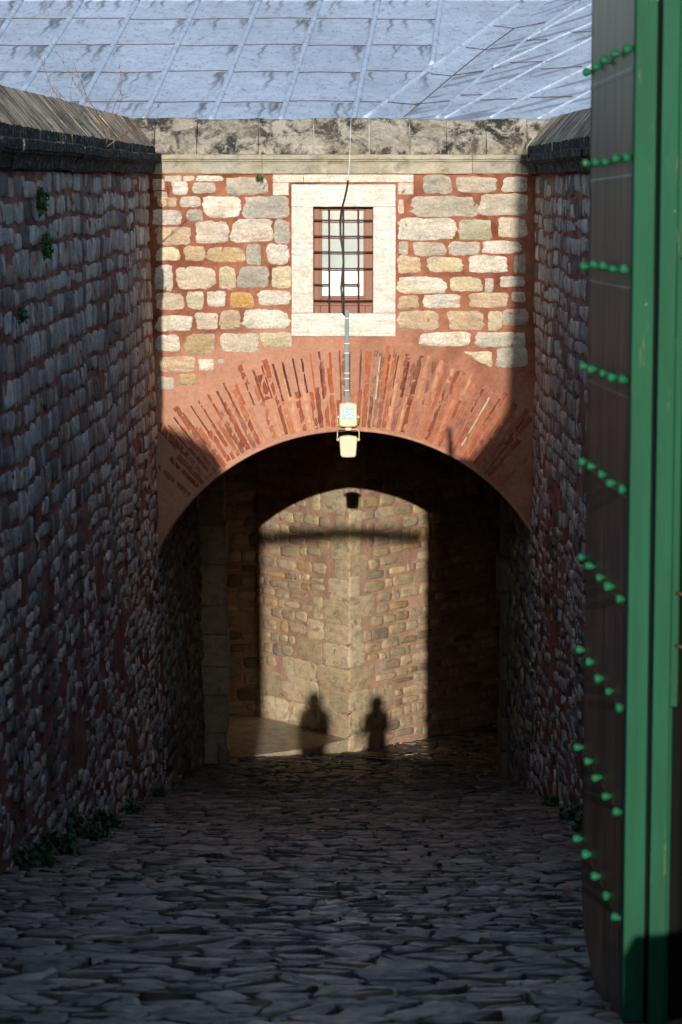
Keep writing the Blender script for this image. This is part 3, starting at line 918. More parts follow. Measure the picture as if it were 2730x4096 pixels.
# wall facing the passage to the left of it
fl = lambda s, t, h: np.stack([s, 42.25 - h - .02 * fbm(s, t, .8, 3.0), t], 1)
mb.grid(lambda U, V: fl(U, V, .006 * rng.normal(0, 1, len(U))), np.linspace(-4.9, -1.5, 50), np.linspace(CZ - 10, CZ - 2.62, 80), mi=0)
coursed(mb, fl, -3.2, -1.5, CZ - 3.0, lambda s: CZ - 9.6, .22, .025, [(.38, .32, .24), (.44, .37, .28), (.26, .22, .17), (.18, .15, .12)], .2, .5, skip=.06, gap=.09, wob=.03, seed=31)
mb.build('wall', [M['back_mortar'], M['back_stone']], CB)

# raised stone step in the corner left of the building
ztop = P(1360, 2962, YC - .1).z
def Pz(u, v, z):
    r = ray(u, v); t = (z - CZ) / r.z; return Vector((r.x * t, r.y * t, z))
outl = [(1372, 2962), (1263, 2990), (1150, 3006), (1020, 3022), (911, 3040), (840, 3046), (760, 3030)]
front = [Pz(u, v, ztop) for u, v in outl]
back = [Vector((front[-1].x - .3, 42.2, ztop)), Vector((-1.5, 42.3, ztop)), Vector((-.02, YC + .02, ztop))]
mb = MB(); poly = front + back
n = len(poly)
inner = [p.copy() for p in poly]
low = [Vector((p.x, p.y, ztop - .6)) for p in poly]
edge = []
for i, p in enumerate(poly):
    q = p.copy()
    if i < len(front): q.y += .025
    edge.append(q)
lip_ = [Vector((p.x, p.y, ztop - .02)) for p in poly]
mb.add(edge + lip_ + low, [tuple(range(n))[::-1]] + [(i, (i + 1) % n, n + (i + 1) % n, n + i) for i in range(n)] + [(n + i, n + (i + 1) % n, 2 * n + (i + 1) % n, 2 * n + i) for i in range(n)], (.40, .34, .26))
SB = mb.build('stone_step', M['back_stone'], None, loc=(-1, 40.5, ztop - .2)); tag(SB, 'low worn stone step in the corner beside the sunlit wall', 'step')
# boulder at the pier foot
mb = MB()
mp = lambda s, t, h: np.stack([s, 37.62 - h, t], 1)
zz = float(ground_z(37.6))
stone(mb, mp, -1.93, zz - .05, -1.76, zz + .30, .07, (.3, .26, .2), mi=0, jit=.05)
o = mb.build('guard_stone', M['back_stone'], None, loc=(-1.85, 37.6, zz)); tag(o, 'small upright stone at the foot of the pale passage pier', 'stone')

# ---------------------------------------------------------------- ground
mb = MB()
def hump(x, y): return .0 * np.exp(-((np.asarray(x) - .47) / .26) ** 2 - ((np.asarray(y) - 11.7) / .55) ** 2)
def gfn(U, V):
    return np.stack([U, V, ground_z(V) + hump(U, V) * .9 + .008 * rng.normal(0, 1, len(U)) + .012 * np.sin(U * 2.1 + V)], 1)
mb.grid(gfn, np.linspace(-2.9, 2.9, 60), np.concatenate([np.arange(-60, -4, 4.0), np.arange(-4, 48, .16)]), mi=0)
mb.grid(gfn, np.linspace(-5.4, -2.85, 10), np.arange(37, 48, .3), mi=0); mb.grid(gfn, np.linspace(2.85, 6.8, 10), np.arange(33, 48, .3), mi=0)
o = mb.build('ground', M['earth']); tag(o, kind='structure')

def clip(poly, a, b2):
    """keep the half of poly nearer to a than b2"""
    m = (a + b2) / 2; d = b2 - a; out = []
    k = len(poly)
    for i in range(k):
        p, q = poly[i], poly[(i + 1) % k]
        dp, dq = np.dot(p - m, d), np.dot(q - m, d)
        if dp <= 0: out.append(p)
        if (dp < 0) != (dq < 0) and abs(dp - dq) > 1e-12:
            out.append(p + (q - p) * (dp / (dp - dq)))
    return out
mb = MB()
FL = [(.10, .094, .09), (.14, .128, .12), (.075, .07, .07), (.12, .10, .085), (.16, .145, .135), (.05, .048, .05), (.15, .11, .09), (.24, .22, .205), (.09, .08, .072)]
sxn, syn = .27, .115
seeds = {}
for i in range(-22, 29):
    for j in range(12, int(44 / syn)):
        jx, jy = rng.uniform(-.44, .44, 2)
        if rng.random() < (.40 if j * syn < 13.5 else .28): continue
        seeds[(i, j)] = np.array([(i + .5 * (j % 2) + jx) * sxn, (j + jy) * syn])
for (i, j), c in seeds.items():
    y = c[1]
    if y < 34.8 and abs(c[0]) > 2.55: continue
    poly = [c + np.array(q) for q in ((-.5, -.27), (.5, -.27), (.5, .27), (-.5, .27))]
    for di in range(-3, 4):
        for dj in range(-4, 5):
            if (di or dj) and (i + di, j + dj) in seeds:
                poly = clip(poly, c, seeds[(i + di, j + dj)])
                if len(poly) < 3: break
    if len(poly) < 3: continue
    poly = np.array(poly); cc = poly.mean(0)
    gap = rng.uniform(.004, .017)
    # inset, cut corners, jitter
    pts = []
    for a_, b_ in zip(poly, np.roll(poly, -1, 0)):
        for q in (.14, .5, .86): pts.append(a_ + (b_ - a_) * q + rng.normal(0, .008, 2))
    pts = np.array(pts); dv = pts - cc; L = np.linalg.norm(dv, axis=1, keepdims=True)
    rm = L.mean()
    if rm < .05: continue
    pts = cc + dv * (1 - gap / np.maximum(L, .03))
    H = rng.uniform(.014, .034); tx, ty = rng.normal(0, .04), rng.normal(0, .08)
    k = len(pts); V = []
    for sc, hz in ((1.0, -.02), (.97, H * .8), (.88, H), (.5, H * 1.03)):
        p = cc + (pts - cc) * sc
        z = ground_z(p[:, 1]) + (hz + ((p - cc) @ np.array([tx, ty]) + rng.normal(0, .0025, k) if hz > 0 else 0))
        V.append(np.stack([p[:, 0], p[:, 1], z + hump(p[:, 0], p[:, 1])], 1))
    V.append(np.array([[cc[0], cc[1], float(ground_z(cc[1])) + H + float(hump(*cc))]]))
    V = np.concatenate(V); fs = []
    for r in range(3):
        for q in range(k): fs.append((r * k + q, r * k + (q + 1) % k, (r + 1) * k + (q + 1) % k, (r + 1) * k + q))
    for q in range(k): fs.append((3 * k + q, 3 * k + (q + 1) % k, 4 * k))
    mb.add(V, fs, pick(FL, .28) * np.array((1.04, .95, .84)), 0, True)
o = mb.build('path', M['flag']); tag(o, kind='structure')

for sg, nm in ((-1, 'terrace'), (1, 'terrace')):
    mb = MB()
    x0, x1 = (-40, -2.62) if sg < 0 else (2.52, 40)
    mb.grid(lambda U, V: np.stack([U, V, CZ + .22 + 0 * U], 1), np.linspace(x0, x1, 12), np.linspace(-60, 31.2, 24), mi=0)
    o = mb.build('terrace', M['grass']); tag(o, kind='structure')

# iron drain channel across the passage floor
mb = MB()
A, B = Vector((-.15, 38.95, 0)), Vector((1.45, 36.9, 0))
for k in range(26):
    q = A.lerp(B, k / 25); d = (B - A).normalized(); nn = Vector((-d.y, d.x, 0))
    q.z = float(ground_z(q.y)) + .048
    mb.tube([q - nn * .06, q + nn * .06], .012, 5)
for s_ in (-.065, .065):
    d = (B - A).normalized(); nn = Vector((-d.y, d.x, 0))
    pp = [A.lerp(B, k / 8) + nn * s_ for k in range(9)]
    for q in pp: q.z = float(ground_z(q.y)) + .05
    mb.tube(pp, .01, 5)
o = mb.build('drain_grate', M['grate'], None, loc=(.6, 38, float(ground_z(38)))); tag(o, 'dark iron drain grate set across the floor at the passage end', 'drain')

# ---------------------------------------------------------------- lamps, conduit, cables
def lamp_at(loc, label, up=True):
    r = empty('floodlight', loc, label, 'floodlight', 'floodlights under the window')
    L = Vector(loc)
    w0, w1, h, dp = (.105, .108, .285, .09) if up else (.108, .092, .255, .085)
    mb = MB()
    # rounded trapezoid body
    def ring(y, s):
        pts = []
        for (x, z) in ((-w0, h / 2 - .02), (-w0 + .02, h / 2 - .004), (0, h / 2 + .008), (w0 - .02, h / 2 - .004), (w0, h / 2 - .02), (w1, -h / 2 + .02), (w1 - .02, -h / 2), (0, -h / 2 - .004), (-w1 + .02, -h / 2), (-w1, -h / 2 + .02)):
            pts.append(L + Vector((x * s, y, z * s)))
        return pts
    rings = [ring(-dp, .90), ring(-dp + .008, .97), ring(-dp + .02, 1), ring(-.03, 1), ring(-.005, .7)]
    vs = [p for rg in rings for p in rg]; n = 10
    fs = [(i * n + k, i * n + (k + 1) % n, (i + 1) * n + (k + 1) % n, (i + 1) * n + k) for i in range(4) for k in range(n)]
    fs += [tuple(range(n)), tuple(4 * n + k for k in range(n))[::-1]]
    mb.add(vs, fs)
    for k in range(-3, 4): mb.box((L.x + k * .024 - .004, L.y - .03, L.z - .09), (L.x + k * .024 + .004, L.y + .005, L.z + .09))
    mb.build('housing', M['beige'], r)
    if up:
        mb = MB(); mb.box((L.x - .072, L.y - dp - .004, L.z - .052), (L.x + .072, L.y - dp + .004, L.z + .098), (1, 1, 1), 0, .003)
        for i in range(4):
            for j in range(4):
                c = Vector((L.x - .051 + i * .034, L.y - dp - .003, L.z - .028 + j * .034))
                mb.lathe(c, (0, -1, 0), [(0, .014), (.004, .012), (.007, .004)], 8)
        mb.build('lens', M['lens'], r)
    mb = MB()
    zb = .0 if up else .02
    for sx in (-1, 1):
        xx = sx * (w0 + .012)
        mb.lathe(L + Vector((sx * w0, -dp * .5, zb - .03 if up else .08)), (sx, 0, 0), [(0, .02), (.02, .02), (.024, .012), (.032, .01)], 10)
    if up:
        mb.tube([L + Vector((-w0 - .02, -.04, -.03)), L + Vector((-w0 - .02, .005, -.13)), L + Vector((w0 + .02, .005, -.13)), L + Vector((w0 + .02, -.04, -.03))], .008, 6)
    else:
        mb.tube([L + Vector((-w0 - .02, -.04, .08)), L + Vector((-w0 - .02, -.02, .17)), L + Vector((-w0, -.01, .195)), L + Vector((w0, -.01, .195)), L + Vector((w0 + .02, -.02, .17)), L + Vector((w0 + .02, -.04, .08))], .007, 6)
        mb.box((L.x - .035, L.y - .03, L.z + .185), (L.x + .035, L.y + .01, L.z + .235), (1, 1, 1), 0, .004)
    mb.build('bracket', M['beige'], r)
    return r
lamp_at(P(1393.5, 1657, D - .07), 'upper beige floodlight with glass lens facing out, on the arch crown', True)
lamp_at(P(1394, 1784, D - .06), 'lower beige floodlight hanging back-side out below the arch crown', False)
mb = MB(); pr = P(1389, 1425, D - .03)
mb.box((P(1380, 1300, D).x, D - .055, P(1390, 1612, D).z), (P(1397, 1300, D).x, D - .02, P(1390, 1237, D).z), (1, 1, 1), 0, .004)
cd = mb.build('conduit', M['cond'], None, loc=pr); tag(cd, 'straight grey-green conduit running from the window sill down to the floodlights', 'conduit')
for v in (1272, 1373, 1411, 1491, 1513, 1560):
    mb = MB()
    a = P(1378, v, D).x; b2 = P(1399, v, D).x; z = P(1390, v, D).z
    mb.box((a, D - .058, z - .004), (b2, D - .019, z + .004))
    mb.build('cable_tie', M['white'], cd)
mb = MB()
pts = [P(u, v, Y) for u, v, Y in ((1393, 722, D - .13), (1388, 755, D - .08), (1378, 800, D - .05), (1368, 835, D - .02), (1362, 880, D + .01), (1363, 940, D + .01), (1372, 1000, D + .0), (1375, 1050, D), (1369, 1110, D), (1365, 1150, D), (1370, 1200, D - .01), (1372, 1250, D - .01), (1382, 1262, D - .04))]
P2 = []
for i in range(len(pts) - 1):
    for k in range(8): P2.append(pts[i].lerp(pts[i + 1], k / 8))
mb.tube(P2, [.0125 if i % 2 else .0105 for i in range(len(P2))], 8)
o = mb.build('corrugated_cable', M['rubber'], None, loc=pts[6]); tag(o, 'black corrugated cable hanging in front of the window grille', 'cable')
mb = MB(); mb.tube([P(1405, 470, D + .2), P(1403, 540, D - .02), P(1400, 622, D - .12), P(1396, 690, D - .13), P(1393, 724, D - .13)], .0045, 6)
o = mb.build('thin_cable', M['white'], None, loc=P(1400, 600, D)); tag(o, 'thin white cable dropping from the roof over the coping to the window', 'cable')

# ---------------------------------------------------------------- green gate at the right
YF, YN = 11.4, 9.9
xF, xN = P(2345, 2048, YF).x, P(2524, 2048, YN).x
def GX(y): return xF + (xN - xF) * (YF - y) / (YF - YN)
LFt = empty('gate_leaf', (GX(10.7) + .05, 10.7, float(ground_z(10.7))), 'open gate leaf of dark iron sheet with rows of green studs and a green edge', 'gate')
mb = MB()
pz = lambda v, Y: P(2400, v, Y).z
prof = [(YF, pz(3590, YF)), (YF - .12, pz(3730, YF - .12)), (YF - .38, pz(3870, YF - .38)), (YF - .8, pz(4110, YF - .8)), (YN + .08, float(ground_z(YN)) + .02), (YN + .08, CZ + .68), (YF, CZ + .775)]
vs = []; k = len(prof)
for off in (0, .045):
    for (y, z) in prof: vs.append((GX(y) + off, y, z))
mb.add(vs, [tuple(range(k)), tuple(range(k, 2 * k))[::-1]] + [(i, (i + 1) % k, k + (i + 1) % k, k + i) for i in range(k)])
# overlapping sheet laps below each stud row
rowsz = [P(2345, v, YF).z - CZ for v in (283, 662, 1062, 1460, 1842, 2226, 2597, 2977, 3347)]
rown = [P(2520, v, YN).z - CZ for v in (192, 627, 1088, 1530, 1975, 2415, 2845, 3275, 3705)]
def row_z(z, y): return CZ + z + (rown[rowsz.index(z)] - z) * (YF - y) / (YF - YN)
for i, z in enumerate(rowsz):
    if i > 3: dzz, th = .045, .002
    else: dzz, th = .085, .0015
    a, b2 = YN + .10, YF - .004
    v = []
    for y in (a, b2):
        for (o_, dz_) in ((-th, -dzz), (-th, -dzz + .018), (.002, -dzz + .03), (.002, -dzz)):
            v.append((GX(y) + o_, y, row_z(z, y) + dz_))
    mb.add(v, [(0, 1, 5, 4), (1, 2, 6, 5), (3, 0, 4, 7), (0, 3, 2, 1), (4, 5, 6, 7)])
mb.build('iron_sheet', M['sheet'], LFt)
mb = MB()
mb.box((GX(YN) - .005, YN, float(ground_z(YN)) + .02), (GX(YN) + .076, YN + .078, CZ + .685), (1, 1, 1), 0, .004)
mb.build('stile', M['green'], LFt)
mb = MB()   # worn green edging strip with gaps along the far edge
pts_ = []
zs_ = np.linspace(pz(3500, YF), CZ + .77, 60)
for z_ in zs_:
    w_ = rng.choice([0, .006, .01])
    pts_.append([(GX(YF) - .002 - w_ * .3, YF + .003 + w_, z_), (GX(YF) - .004 - w_ * .3, YF - .010 - w_, z_)])
mb.add([p for q in pts_ for p in q], [(2 * i_, 2 * i_ + 1, 2 * i_ + 3, 2 * i_ + 2) for i_ in range(59)])
mb.build('edge_strip', M['green'], LFt)
nail0 = None
for z in rowsz:
    for kx in range(5):
        y = YF - .03 - kx * (YF - YN - .15) / 4 + rng.normal(0, .004)
        loc = Vector((GX(y), y, row_z(z, y) + rng.normal(0, .004)))
        if nail0 is None:
            mb = MB()
            mb.lathe((0, 0, 0), (-1, 0, 0), [(0, .009), (.012, .014), (.02, .0195), (.034, .0205), (.042, .016), (.046, .006)], 9)
            nail0 = mb.build('stud', M['green_nail'], LFt, loc=None); o = nail0
        else:
            o = nail0.copy(); COL.objects.link(o); o.parent = LFt
        o.location = loc - parent_world(LFt)
        o.rotation_euler = (rng.uniform(0, 6), rng.normal(0, .14), rng.normal(0, .14)); q_ = rng.uniform(.86, 1.06); o.scale = (rng.uniform(.75, 1.05), q_ * rng.uniform(.9, 1.1), q_)
GP = empty('gate_post', (GX(YN) + .14, 9.95, float(ground_z(9.95))), 'green gate post right of the dark gap beside the studded leaf', 'post')
mb = MB()
xa = P(2622, 2048, YN).x; zp = float(ground_z(YN)) - .02
mb.box((xa, YN - .01, zp), (xa + .066, YN + .09, CZ + .685), (1, 1, 1), 0, .004)
mb.build('post_front', M['green'], GP)
mb = MB()
zr = P(2700, 2830, YN).z
mb.box((xa + .067, YN + .004, zr), (xa + .098, YN + .08, CZ + .685), (1, 1, 1), 0, .005)
mb.box((xa + .067, YN + .03, zp), (xa + .082, YN + .08, zr - .001), (1, 1, 1), 0, .005)
mb.build('rebate_strip', M['green'], GP)
mb = MB(); mb.box((GX(YN) + .077, YN + .045, zp), (xa - .001, YN + .09, CZ + .68)); mb.build('gap_shade', M['black'], GP)  # black strip standing in for the shade inside the gap
mb = MB(); mb.box((xa + .083, YN + .06, zp), (xa + .118, YN + .0795, zr - .001)); mb.box((xa + .02, YN + .0905, zp), (1.36, YN + .0975, CZ + .66)); mb.build('sun_blocker', M['black'], GP)  # added black boxes: darken the edge and stop sun leaking past the post
for v_ in (1030, 2370, 2580):
    mb = MB(); zz_ = P(2700, v_, YN).z
    mb.tube([(xa + .085, YN - .008, zz_), (xa + .105, YN - .022, zz_ - .004), (xa + .15, YN - .008, zz_)], .007, 6)
    mb.build('hinge_pin', M['rust'], GP)
# stone pier that carries the gate, just outside the picture; raised and widened to block sun
mb = MB(); z = float(ground_z(11)) - .2
while z < CZ + .32:
    h = rng.uniform(.3, .42); mb.box((1.335 + rng.normal(0, .002), 10.0, z + .003), (2.35, 10.5, z + h - .003), g(.3), 0, .02); z += h
o = mb.build('gate_pier', M['back_stone'], None, loc=(1.9, 10.2, float(ground_z(10.2)))); tag(o, 'stone pier carrying the green gate at the right edge', 'pier')

# gateway behind the viewer whose piers bound the sunbeam, with its tie beam
SX, SZ = .0063, .1884
GWY = -6.0
GW = empty('outer_gateway', (0, GWY, float(ground_z(-6))), 'outer gateway of two stone piers with a timber tie beam behind the viewer', 'gateway')
mb = MB()
zg = CZ - 1.5
def pier(pts):
    mb = MB()
    k = len(pts); v = [(x, GWY, z) for x, z in pts] + [(x, GWY + .5, z) for x, z in pts]
    mb.add(v, [tuple(range(k)), tuple(range(k, 2 * k))[::-1]] + [(i, (i + 1) % k, k + (i + 1) % k, k + i) for i in range(k)], g(.3))
    mb.build('pier', M['side_stone'], GW)
pier([(-5, zg), (-1.68, zg), (-1.70, CZ + 3.42), (-1.78, CZ + 3.60), (-1.92, CZ + 3.74), (-2.12, CZ + 3.86), (-2.36, CZ + 3.96), (-5, CZ + 3.98)])
pier([(5, zg), (5, CZ + 7.21), (1.72, CZ + 7.19), (1.67, CZ + 5.54), (1.62, CZ + 4.22), (1.55, CZ + 4.04), (1.44, CZ + 3.88), (1.30, CZ + 3.71), (1.20, CZ + 3.56), (1.20, zg)])
bz = CZ + 3.26
mb = MB(); mb.box((-1.83, GWY + .1, bz - .045), (.86, GWY + .3, bz + .045), (1, 1, 1), 0, .01); mb.build('tie_beam', M['wood'], GW)  # stops short of the right pier so the gate stays sunlit
for dz_ in (-.085, .085, .125, -.125):  # rods added above and below to soften the beam's shadow
    mb = MB(); mb.tube([(-1.83, GWY + .2, bz + dz_), (.86, GWY + .2, bz + dz_)], .016 if abs(dz_) < .1 else .009, 8); mb.build('softening_rod', M['rust'], GW)
mb = MB(); mp = lambda s_, t, h: np.stack([s_, 1.4 - h, t], 1)  # out-of-view block added to keep sun off the gate foot
zz = float(ground_z(1.4)); stone(mb, mp, 1.0, zz - .1, 1.42, zz + .33, .12, g(.3), mi=0, jit=.03, ex=6)
mb.box((1.04, 1.41, zz - .1), (1.38, 1.6, zz + .30), g(.3), 0, .03)
o = mb.build('shade_block', M['side_stone'], None, loc=(1.2, 1.5, zz)); tag(o, 'squat unseen stone block added to shade the foot of the gate', 'stone')

# ---------------------------------------------------------------- plants
def clump(name, loc, label, cat, n, rad, mat, hang=0.0, leaf=.03, normal=(0, -1, 0), stems=True, group=None, tall=1.0):
    L = Vector(loc); nrm = Vector(normal).normalized()
    mb = MB(); st = MB()
    for i in range(n):
        d = Vector(rng.normal(0, 1, 3)); d.normalize()
        d = d * (rng.random() ** .6) * rad * .85; d.z *= tall
        if d.dot(nrm) < 0: d -= nrm * d.dot(nrm) * 1.6
        p = L + d + Vector((0, 0, -hang * rng.random()))
        a = Vector(rng.normal(0, 1, 3)).normalized(); a = (a + nrm * .7 + Vector((0, 0, .4))).normalized()
        b2 = a.cross(Vector((0, 0, 1))).normalized(); c_ = a.cross(b2)
        s = leaf * rng.uniform(.6, 1.3)
        v = [p - c_ * s, p - b2 * s * .55 + a * s * .15, p + b2 * s * .55 + a * s * .15, p + c_ * s * .9 - a * s * .1, p + a * s * .22]
        mb.add(v, [(0, 1, 4), (0, 4, 2), (1, 3, 4), (4, 3, 2)], (1, 1, 1), 0)
    for i in range(9):
        d = Vector(rng.normal(0, 1, 3)).normalized() * rad * .8; d.z = abs(d.z) * tall
        if d.dot(nrm) < 0: d -= nrm * d.dot(nrm) * 1.6
        st.tube([L, L + d * .5 + Vector((0, 0, .02)), L + d + Vector((0, 0, -hang * .5))], .003, 4)
    r = empty(name, loc, label, cat, group)
    mb.build('foliage', mat, r); st.build('stem', M['twig'], r)
    return r
def on_left(u, v):
    # point on the left wall face seen at u, v
    r = ray(u, v); Y = 20.0
    for _ in range(20):
        z = CZ + r.z / r.y * Y; x = XL(Y, z) + .04; Y = x / (r.x / r.y)
    return Vector((x, Y, CZ + r.z / r.y * Y))
def base_at(side, Y, off=.06):
    z = float(ground_z(Y)); x = (XL(Y, z) + off) if side < 0 else (XR(Y, z) - off)
    return Vector((x, Y, z + .03))
clump('ivy', on_left(152, 800), 'green ivy tuft just below the cornice on the left wall, topmost of three', 'plant', 260, .11, M['leaf'], .03, .026, (1, 0, 0), tall=1.2)
clump('ivy', on_left(172, 978), 'dense green ivy tuft on the left wall, middle of three', 'plant', 300, .11, M['leaf'], .02, .026, (1, 0, 0), tall=1.1)
clump('ivy', on_left(78, 1248), 'small dim ivy tuft low on the left wall near the picture edge', 'plant', 150, .09, M['leaf'], .04, .024, (1, 0, 0), tall=.7)
for Y, rd, n, lb in ((18.2, .26, 600, 'broad leafy weeds in the near left wall foot, closest to the viewer'), (19.6, .24, 500, 'low leafy weeds below the left wall, second from the viewer'),
                     (21.2, .32, 800, 'tallest bushy weed against the left wall foot'), (23.0, .22, 420, 'spreading weeds at the left wall foot behind the tall bush'),
                     (25.6, .18, 260, 'small weed tuft midway along the left wall foot'), (29.0, .15, 180, 'tiny weed at the left wall foot near the arch')):
    clump('weed_clump', base_at(-1, Y), lb, 'weeds', n, rd, M['weed'], 0, .04, (.6, 0, 1), tall=.8, group='weeds at the wall feet')
for Y, rd, n, lb in ((26.8, .16, 220, 'dark weed tuft at the right wall foot nearest the arch'), (24.2, .22, 420, 'leafy weeds along the right wall foot, middle clump'), (22.3, .32, 800, 'big leafy weed clump at the right wall foot beside the gate'),
                     (20.6, .28, 600, 'leafy weeds at the right wall foot half hidden by the gate')):
    clump('weed_clump', base_at(1, Y), lb, 'weeds', n, rd, M['weed'], 0, .04, (-.6, 0, 1), tall=.8, group='weeds at the wall feet')
clump('fern', P(1040, 708, D - .06), 'small green fern sprouting under the cornice left of the window', 'plant', 60, .06, M['leaf'], .03, .018)
clump('moss', P(905, 614, D - .08), 'low green moss on the front cornice, left of the fern', 'moss', 60, .05, M['leaf'], 0, .014, tall=.4)
clump('moss', P(1052, 614, D - .08), 'tiny green moss on the cornice above the fern', 'moss', 25, .03, M['leaf'], 0, .012, tall=.4)
def on_cope(Y, o, z): return Vector((XL(Y, ZC) + o, Y, CZ + z))
clump('moss', on_cope(23.6, -.05, .50), 'bright green moss in a joint of the left coping', 'moss', 110, .07, M['leaf'], 0, .018, (1, 0, .5), tall=.9)
# leafless sapling on the left coping
SP = on_cope(25.1, .06, .30)
r = empty('bare_sapling', SP, 'bare reddish twigs of a leafless sapling growing on the left coping', 'sapling')
mb = MB()
def branch(p, d, L, rad, depth):
    pts = [p]; q = p.copy(); dd = d.copy()
    for k in range(5):
        dd = (dd + Vector(rng.normal(0, .13, 3))).normalized(); q = q + dd * L / 5; pts.append(q.copy())
        if depth > 0 and k > 0 and rng.random() < .75:
            nd = (dd + Vector(rng.normal(0, .55, 3)) + Vector((0, 0, .15))).normalized(); branch(q, nd, L * rng.uniform(.35, .65), rad * .6, depth - 1)
    mb.tube(pts, [rad * (1 - .12 * i) for i in range(6)], 4)
for d, L in (((.1, -.1, 1), .75), ((-.5, 0, .9), .8), ((.5, .1, .5), .6), ((-.25, .2, 1), .95), ((.6, 0, .6), .42), ((-.75, 0, .9), 1.0)):
    branch(SP, Vector(d).normalized(), L * .72, .006, 2)
mb.build('stem', M['twig'], r)
for i, (u, v, Y, lb) in enumerate(((2270, 3590, 19.0, 'brown dead leaf on the paving near the gate foot'), (2165, 3455, 21.5, 'curled dead leaf on the paving near the right wall weeds'), (210, 3590, 19.0, 'dead leaf lying by the left wall weeds'))):
    r_ = ray(u, v); Y = 12.0
    for _ in range(80):
        zz = CZ + r_.z / r_.y * Y; Y += (zz - float(ground_z(Y)) - .05) * 1.5
    p = Vector((r_.x / r_.y * Y, Y, float(ground_z(Y)) + .055))
    mb = MB(); a_ = rng.uniform(0, 6); ca, sa = math.cos(a_), math.sin(a_)
    v_ = []
    for (x, y, z) in ((-.07, 0, .02), (-.03, .03, .0), (.03, .035, .01), (.07, 0, .03), (.03, -.035, .02), (-.03, -.03, .015), (0, 0, .0)):
        v_.append((p.x + x * ca - y * sa, p.y + x * sa + y * ca, p.z + z))
    mb.add(v_, [(0, 1, 6), (1, 2, 6), (2, 3, 6), (3, 4, 6), (4, 5, 6), (5, 0, 6)])
    o = mb.build('dead_leaf', M['dead'], None, loc=p); tag(o, lb, 'leaf', 'dead leaves on the paving')

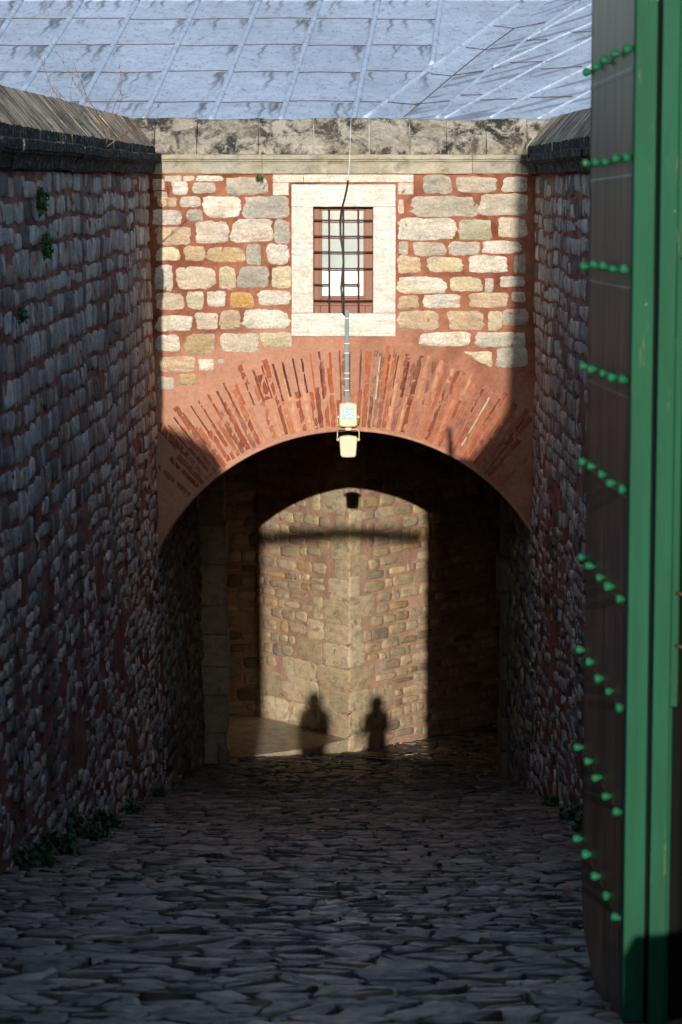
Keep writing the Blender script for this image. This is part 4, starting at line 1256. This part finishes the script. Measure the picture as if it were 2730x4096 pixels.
# ---------------------------------------------------------------- two people behind the viewer (their shadows fall in the passage)
def person(x, y, turn, H, label, arm):
    gz = float(ground_z(y)); k = H / 1.75
    r = empty('person', (x, y, gz), label, 'person')
    V = []; E = []; R = []
    def a(p, rad, par=None):
        V.append(Vector(p) * k); R.append(rad * k)
        if par is not None: E.append((par, len(V) - 1))
        return len(V) - 1
    pel = a((0, 0, .95), .15); wa = a((0, 0, 1.10), .135, pel); ch = a((0, .01, 1.30), .155, wa); nb = a((0, 0, 1.46), .075, ch); nk = a((0, -.01, 1.53), .055, nb)
    hd = a((0, -.02, 1.60), .082, nk); ht = a((0, -.02, 1.68), .088, hd); a((0, -.015, 1.72), .06, ht)
    a((0, -.115, 1.625), .016, hd)
    for s in (-1, 1):
        hp = a((s * .10, 0, .88), .10, pel); kn = a((s * .11, -.02, .50), .065, hp); an = a((s * .12, .02, .10), .045, kn); a((s * .13, -.12, .04), .04, an)
        sh = a((s * .19, 0, 1.42), .065, ch); el = a((s * .25, .02 - arm * .05, 1.14), .046, sh); wr = a((s * .24, -.10 - arm * .1, .92 + arm * .12), .03, el)
        pm = a((s * .24, -.12 - arm * .1, .85 + arm * .12), .032, wr)
        for fi in range(4):
            f1 = a((s * .24 + (fi - 1.5) * .004, -.15 - arm * .1 + (fi - 1.5) * .018 + .03, .80 + arm * .12), .009, pm)
            a((s * .235, -.145 - arm * .1 + (fi - 1.5) * .018 + .02, .765 + arm * .12 + abs(fi - 1.3) * .006), .008, f1)
        a((s * .22, -.17 - arm * .1, .83 + arm * .12), .009, pm)
    me = bpy.data.meshes.new('body'); me.from_pydata([tuple(v) for v in V], E, []); me.materials.append(M['skin'])
    o = bpy.data.objects.new('body', me); COL.objects.link(o); o.parent = r
    sk = o.modifiers.new('Skin', 'SKIN'); sk.use_smooth_shade = True
    for i, q in enumerate(me.skin_vertices[0].data): q.radius = (R[i], R[i]); q.use_root = (i == 0)
    o.modifiers.new('Sub', 'SUBSURF').levels = 1
    mb = MB()
    prof = [(.45, .20), (.7, .205), (.95, .19), (1.12, .175), (1.30, .21), (1.40, .205), (1.47, .15), (1.53, .11)]
    n = 16; vs = []
    for z, rr in prof:
        for q in range(n):
            t_ = 2 * math.pi * q / n; vs.append((math.cos(t_) * rr * 1.15 * k, math.sin(t_) * rr * .78 * k, z * k))
    mb.add(vs, [(i * n + q, i * n + (q + 1) % n, (i + 1) * n + (q + 1) % n, (i + 1) * n + q) for i in range(len(prof) - 1) for q in range(n)], (1, 1, 1), 0, True)
    for s in (-1, 1):
        mb.tube([Vector((s * .19, 0, 1.42)) * k, Vector((s * .25, .02 - arm * .05, 1.14)) * k, Vector((s * .242, -.09 - arm * .1, .94 + arm * .12)) * k], [.08 * k, .062 * k, .05 * k], 10)
    c_ = mb.build('coat', M['coat']); c_.parent = r
    mb = MB(); vs = []
    mb.lathe(Vector((0, .01, 1.60)) * k, (0, 0, 1), [(-.09 * k, .12 * k), (-.03 * k, .135 * k), (.05 * k, .135 * k), (.11 * k, .12 * k), (.145 * k, .085 * k), (.165 * k, .03 * k)], 12)
    c_ = mb.build('hood', M['coat']); c_.parent = r
    r.rotation_euler.z = turn
person(-.84, -3.0, math.pi, 1.59, 'person in a long dark hooded coat standing left in the gateway, arms down', 0)
person(.15, -3.2, math.pi + .5, 1.585, 'person in a dark hooded coat standing right in the gateway, forearms raised', 1)

# ---------------------------------------------------------------- light, sky, camera
w = bpy.data.worlds.new('World'); scene.world = w; w.use_nodes = True
t = w.node_tree; t.nodes.clear()
out = t.nodes.new('ShaderNodeOutputWorld'); bg = t.nodes.new('ShaderNodeBackground'); sky = t.nodes.new('ShaderNodeTexSky')
sky.sky_type = 'NISHITA'; sky.sun_disc = False; sky.sun_elevation = math.atan(SZ); sky.sun_rotation = math.radians(180)
sky.air_density = 1.0; sky.dust_density = .8; sky.ozone_density = 2.1
bg.inputs[1].default_value = .15
t.links.new(sky.outputs[0], bg.inputs[0]); t.links.new(bg.outputs[0], out.inputs[0])
sl = bpy.data.lights.new('sun', 'SUN'); sl.energy = 3.25; sl.angle = math.radians(.22); sl.color = (1.0, .92, .80)
so = bpy.data.objects.new('sun', sl); COL.objects.link(so)
so.rotation_euler = Vector((SX, 1, -SZ)).to_track_quat('-Z', 'Y').to_euler(); so.location = (0, -20, 20)

cam = bpy.data.cameras.new('camera'); co = bpy.data.objects.new('camera', cam); COL.objects.link(co)
co.location = (0, 0, CZ); co.rotation_euler = (math.pi / 2 - TH, 0, YAW)
cam.sensor_fit = 'VERTICAL'; cam.sensor_height = 36.0; cam.lens = F / 4096 * 36
cam.clip_end = 500; cam.clip_start = .1
cam.dof.use_dof = True; cam.dof.focus_distance = 31.0; cam.dof.aperture_fstop = 6.0
scene.camera = co
vs_ = scene.view_settings
vs_.view_transform = 'Standard'; vs_.look = 'None'; vs_.gamma = 1; vs_.use_curve_mapping = False; vs_.exposure = .62
scene.cycles.max_bounces = 12; scene.cycles.diffuse_bounces = 8
scene.cycles.use_denoising = True
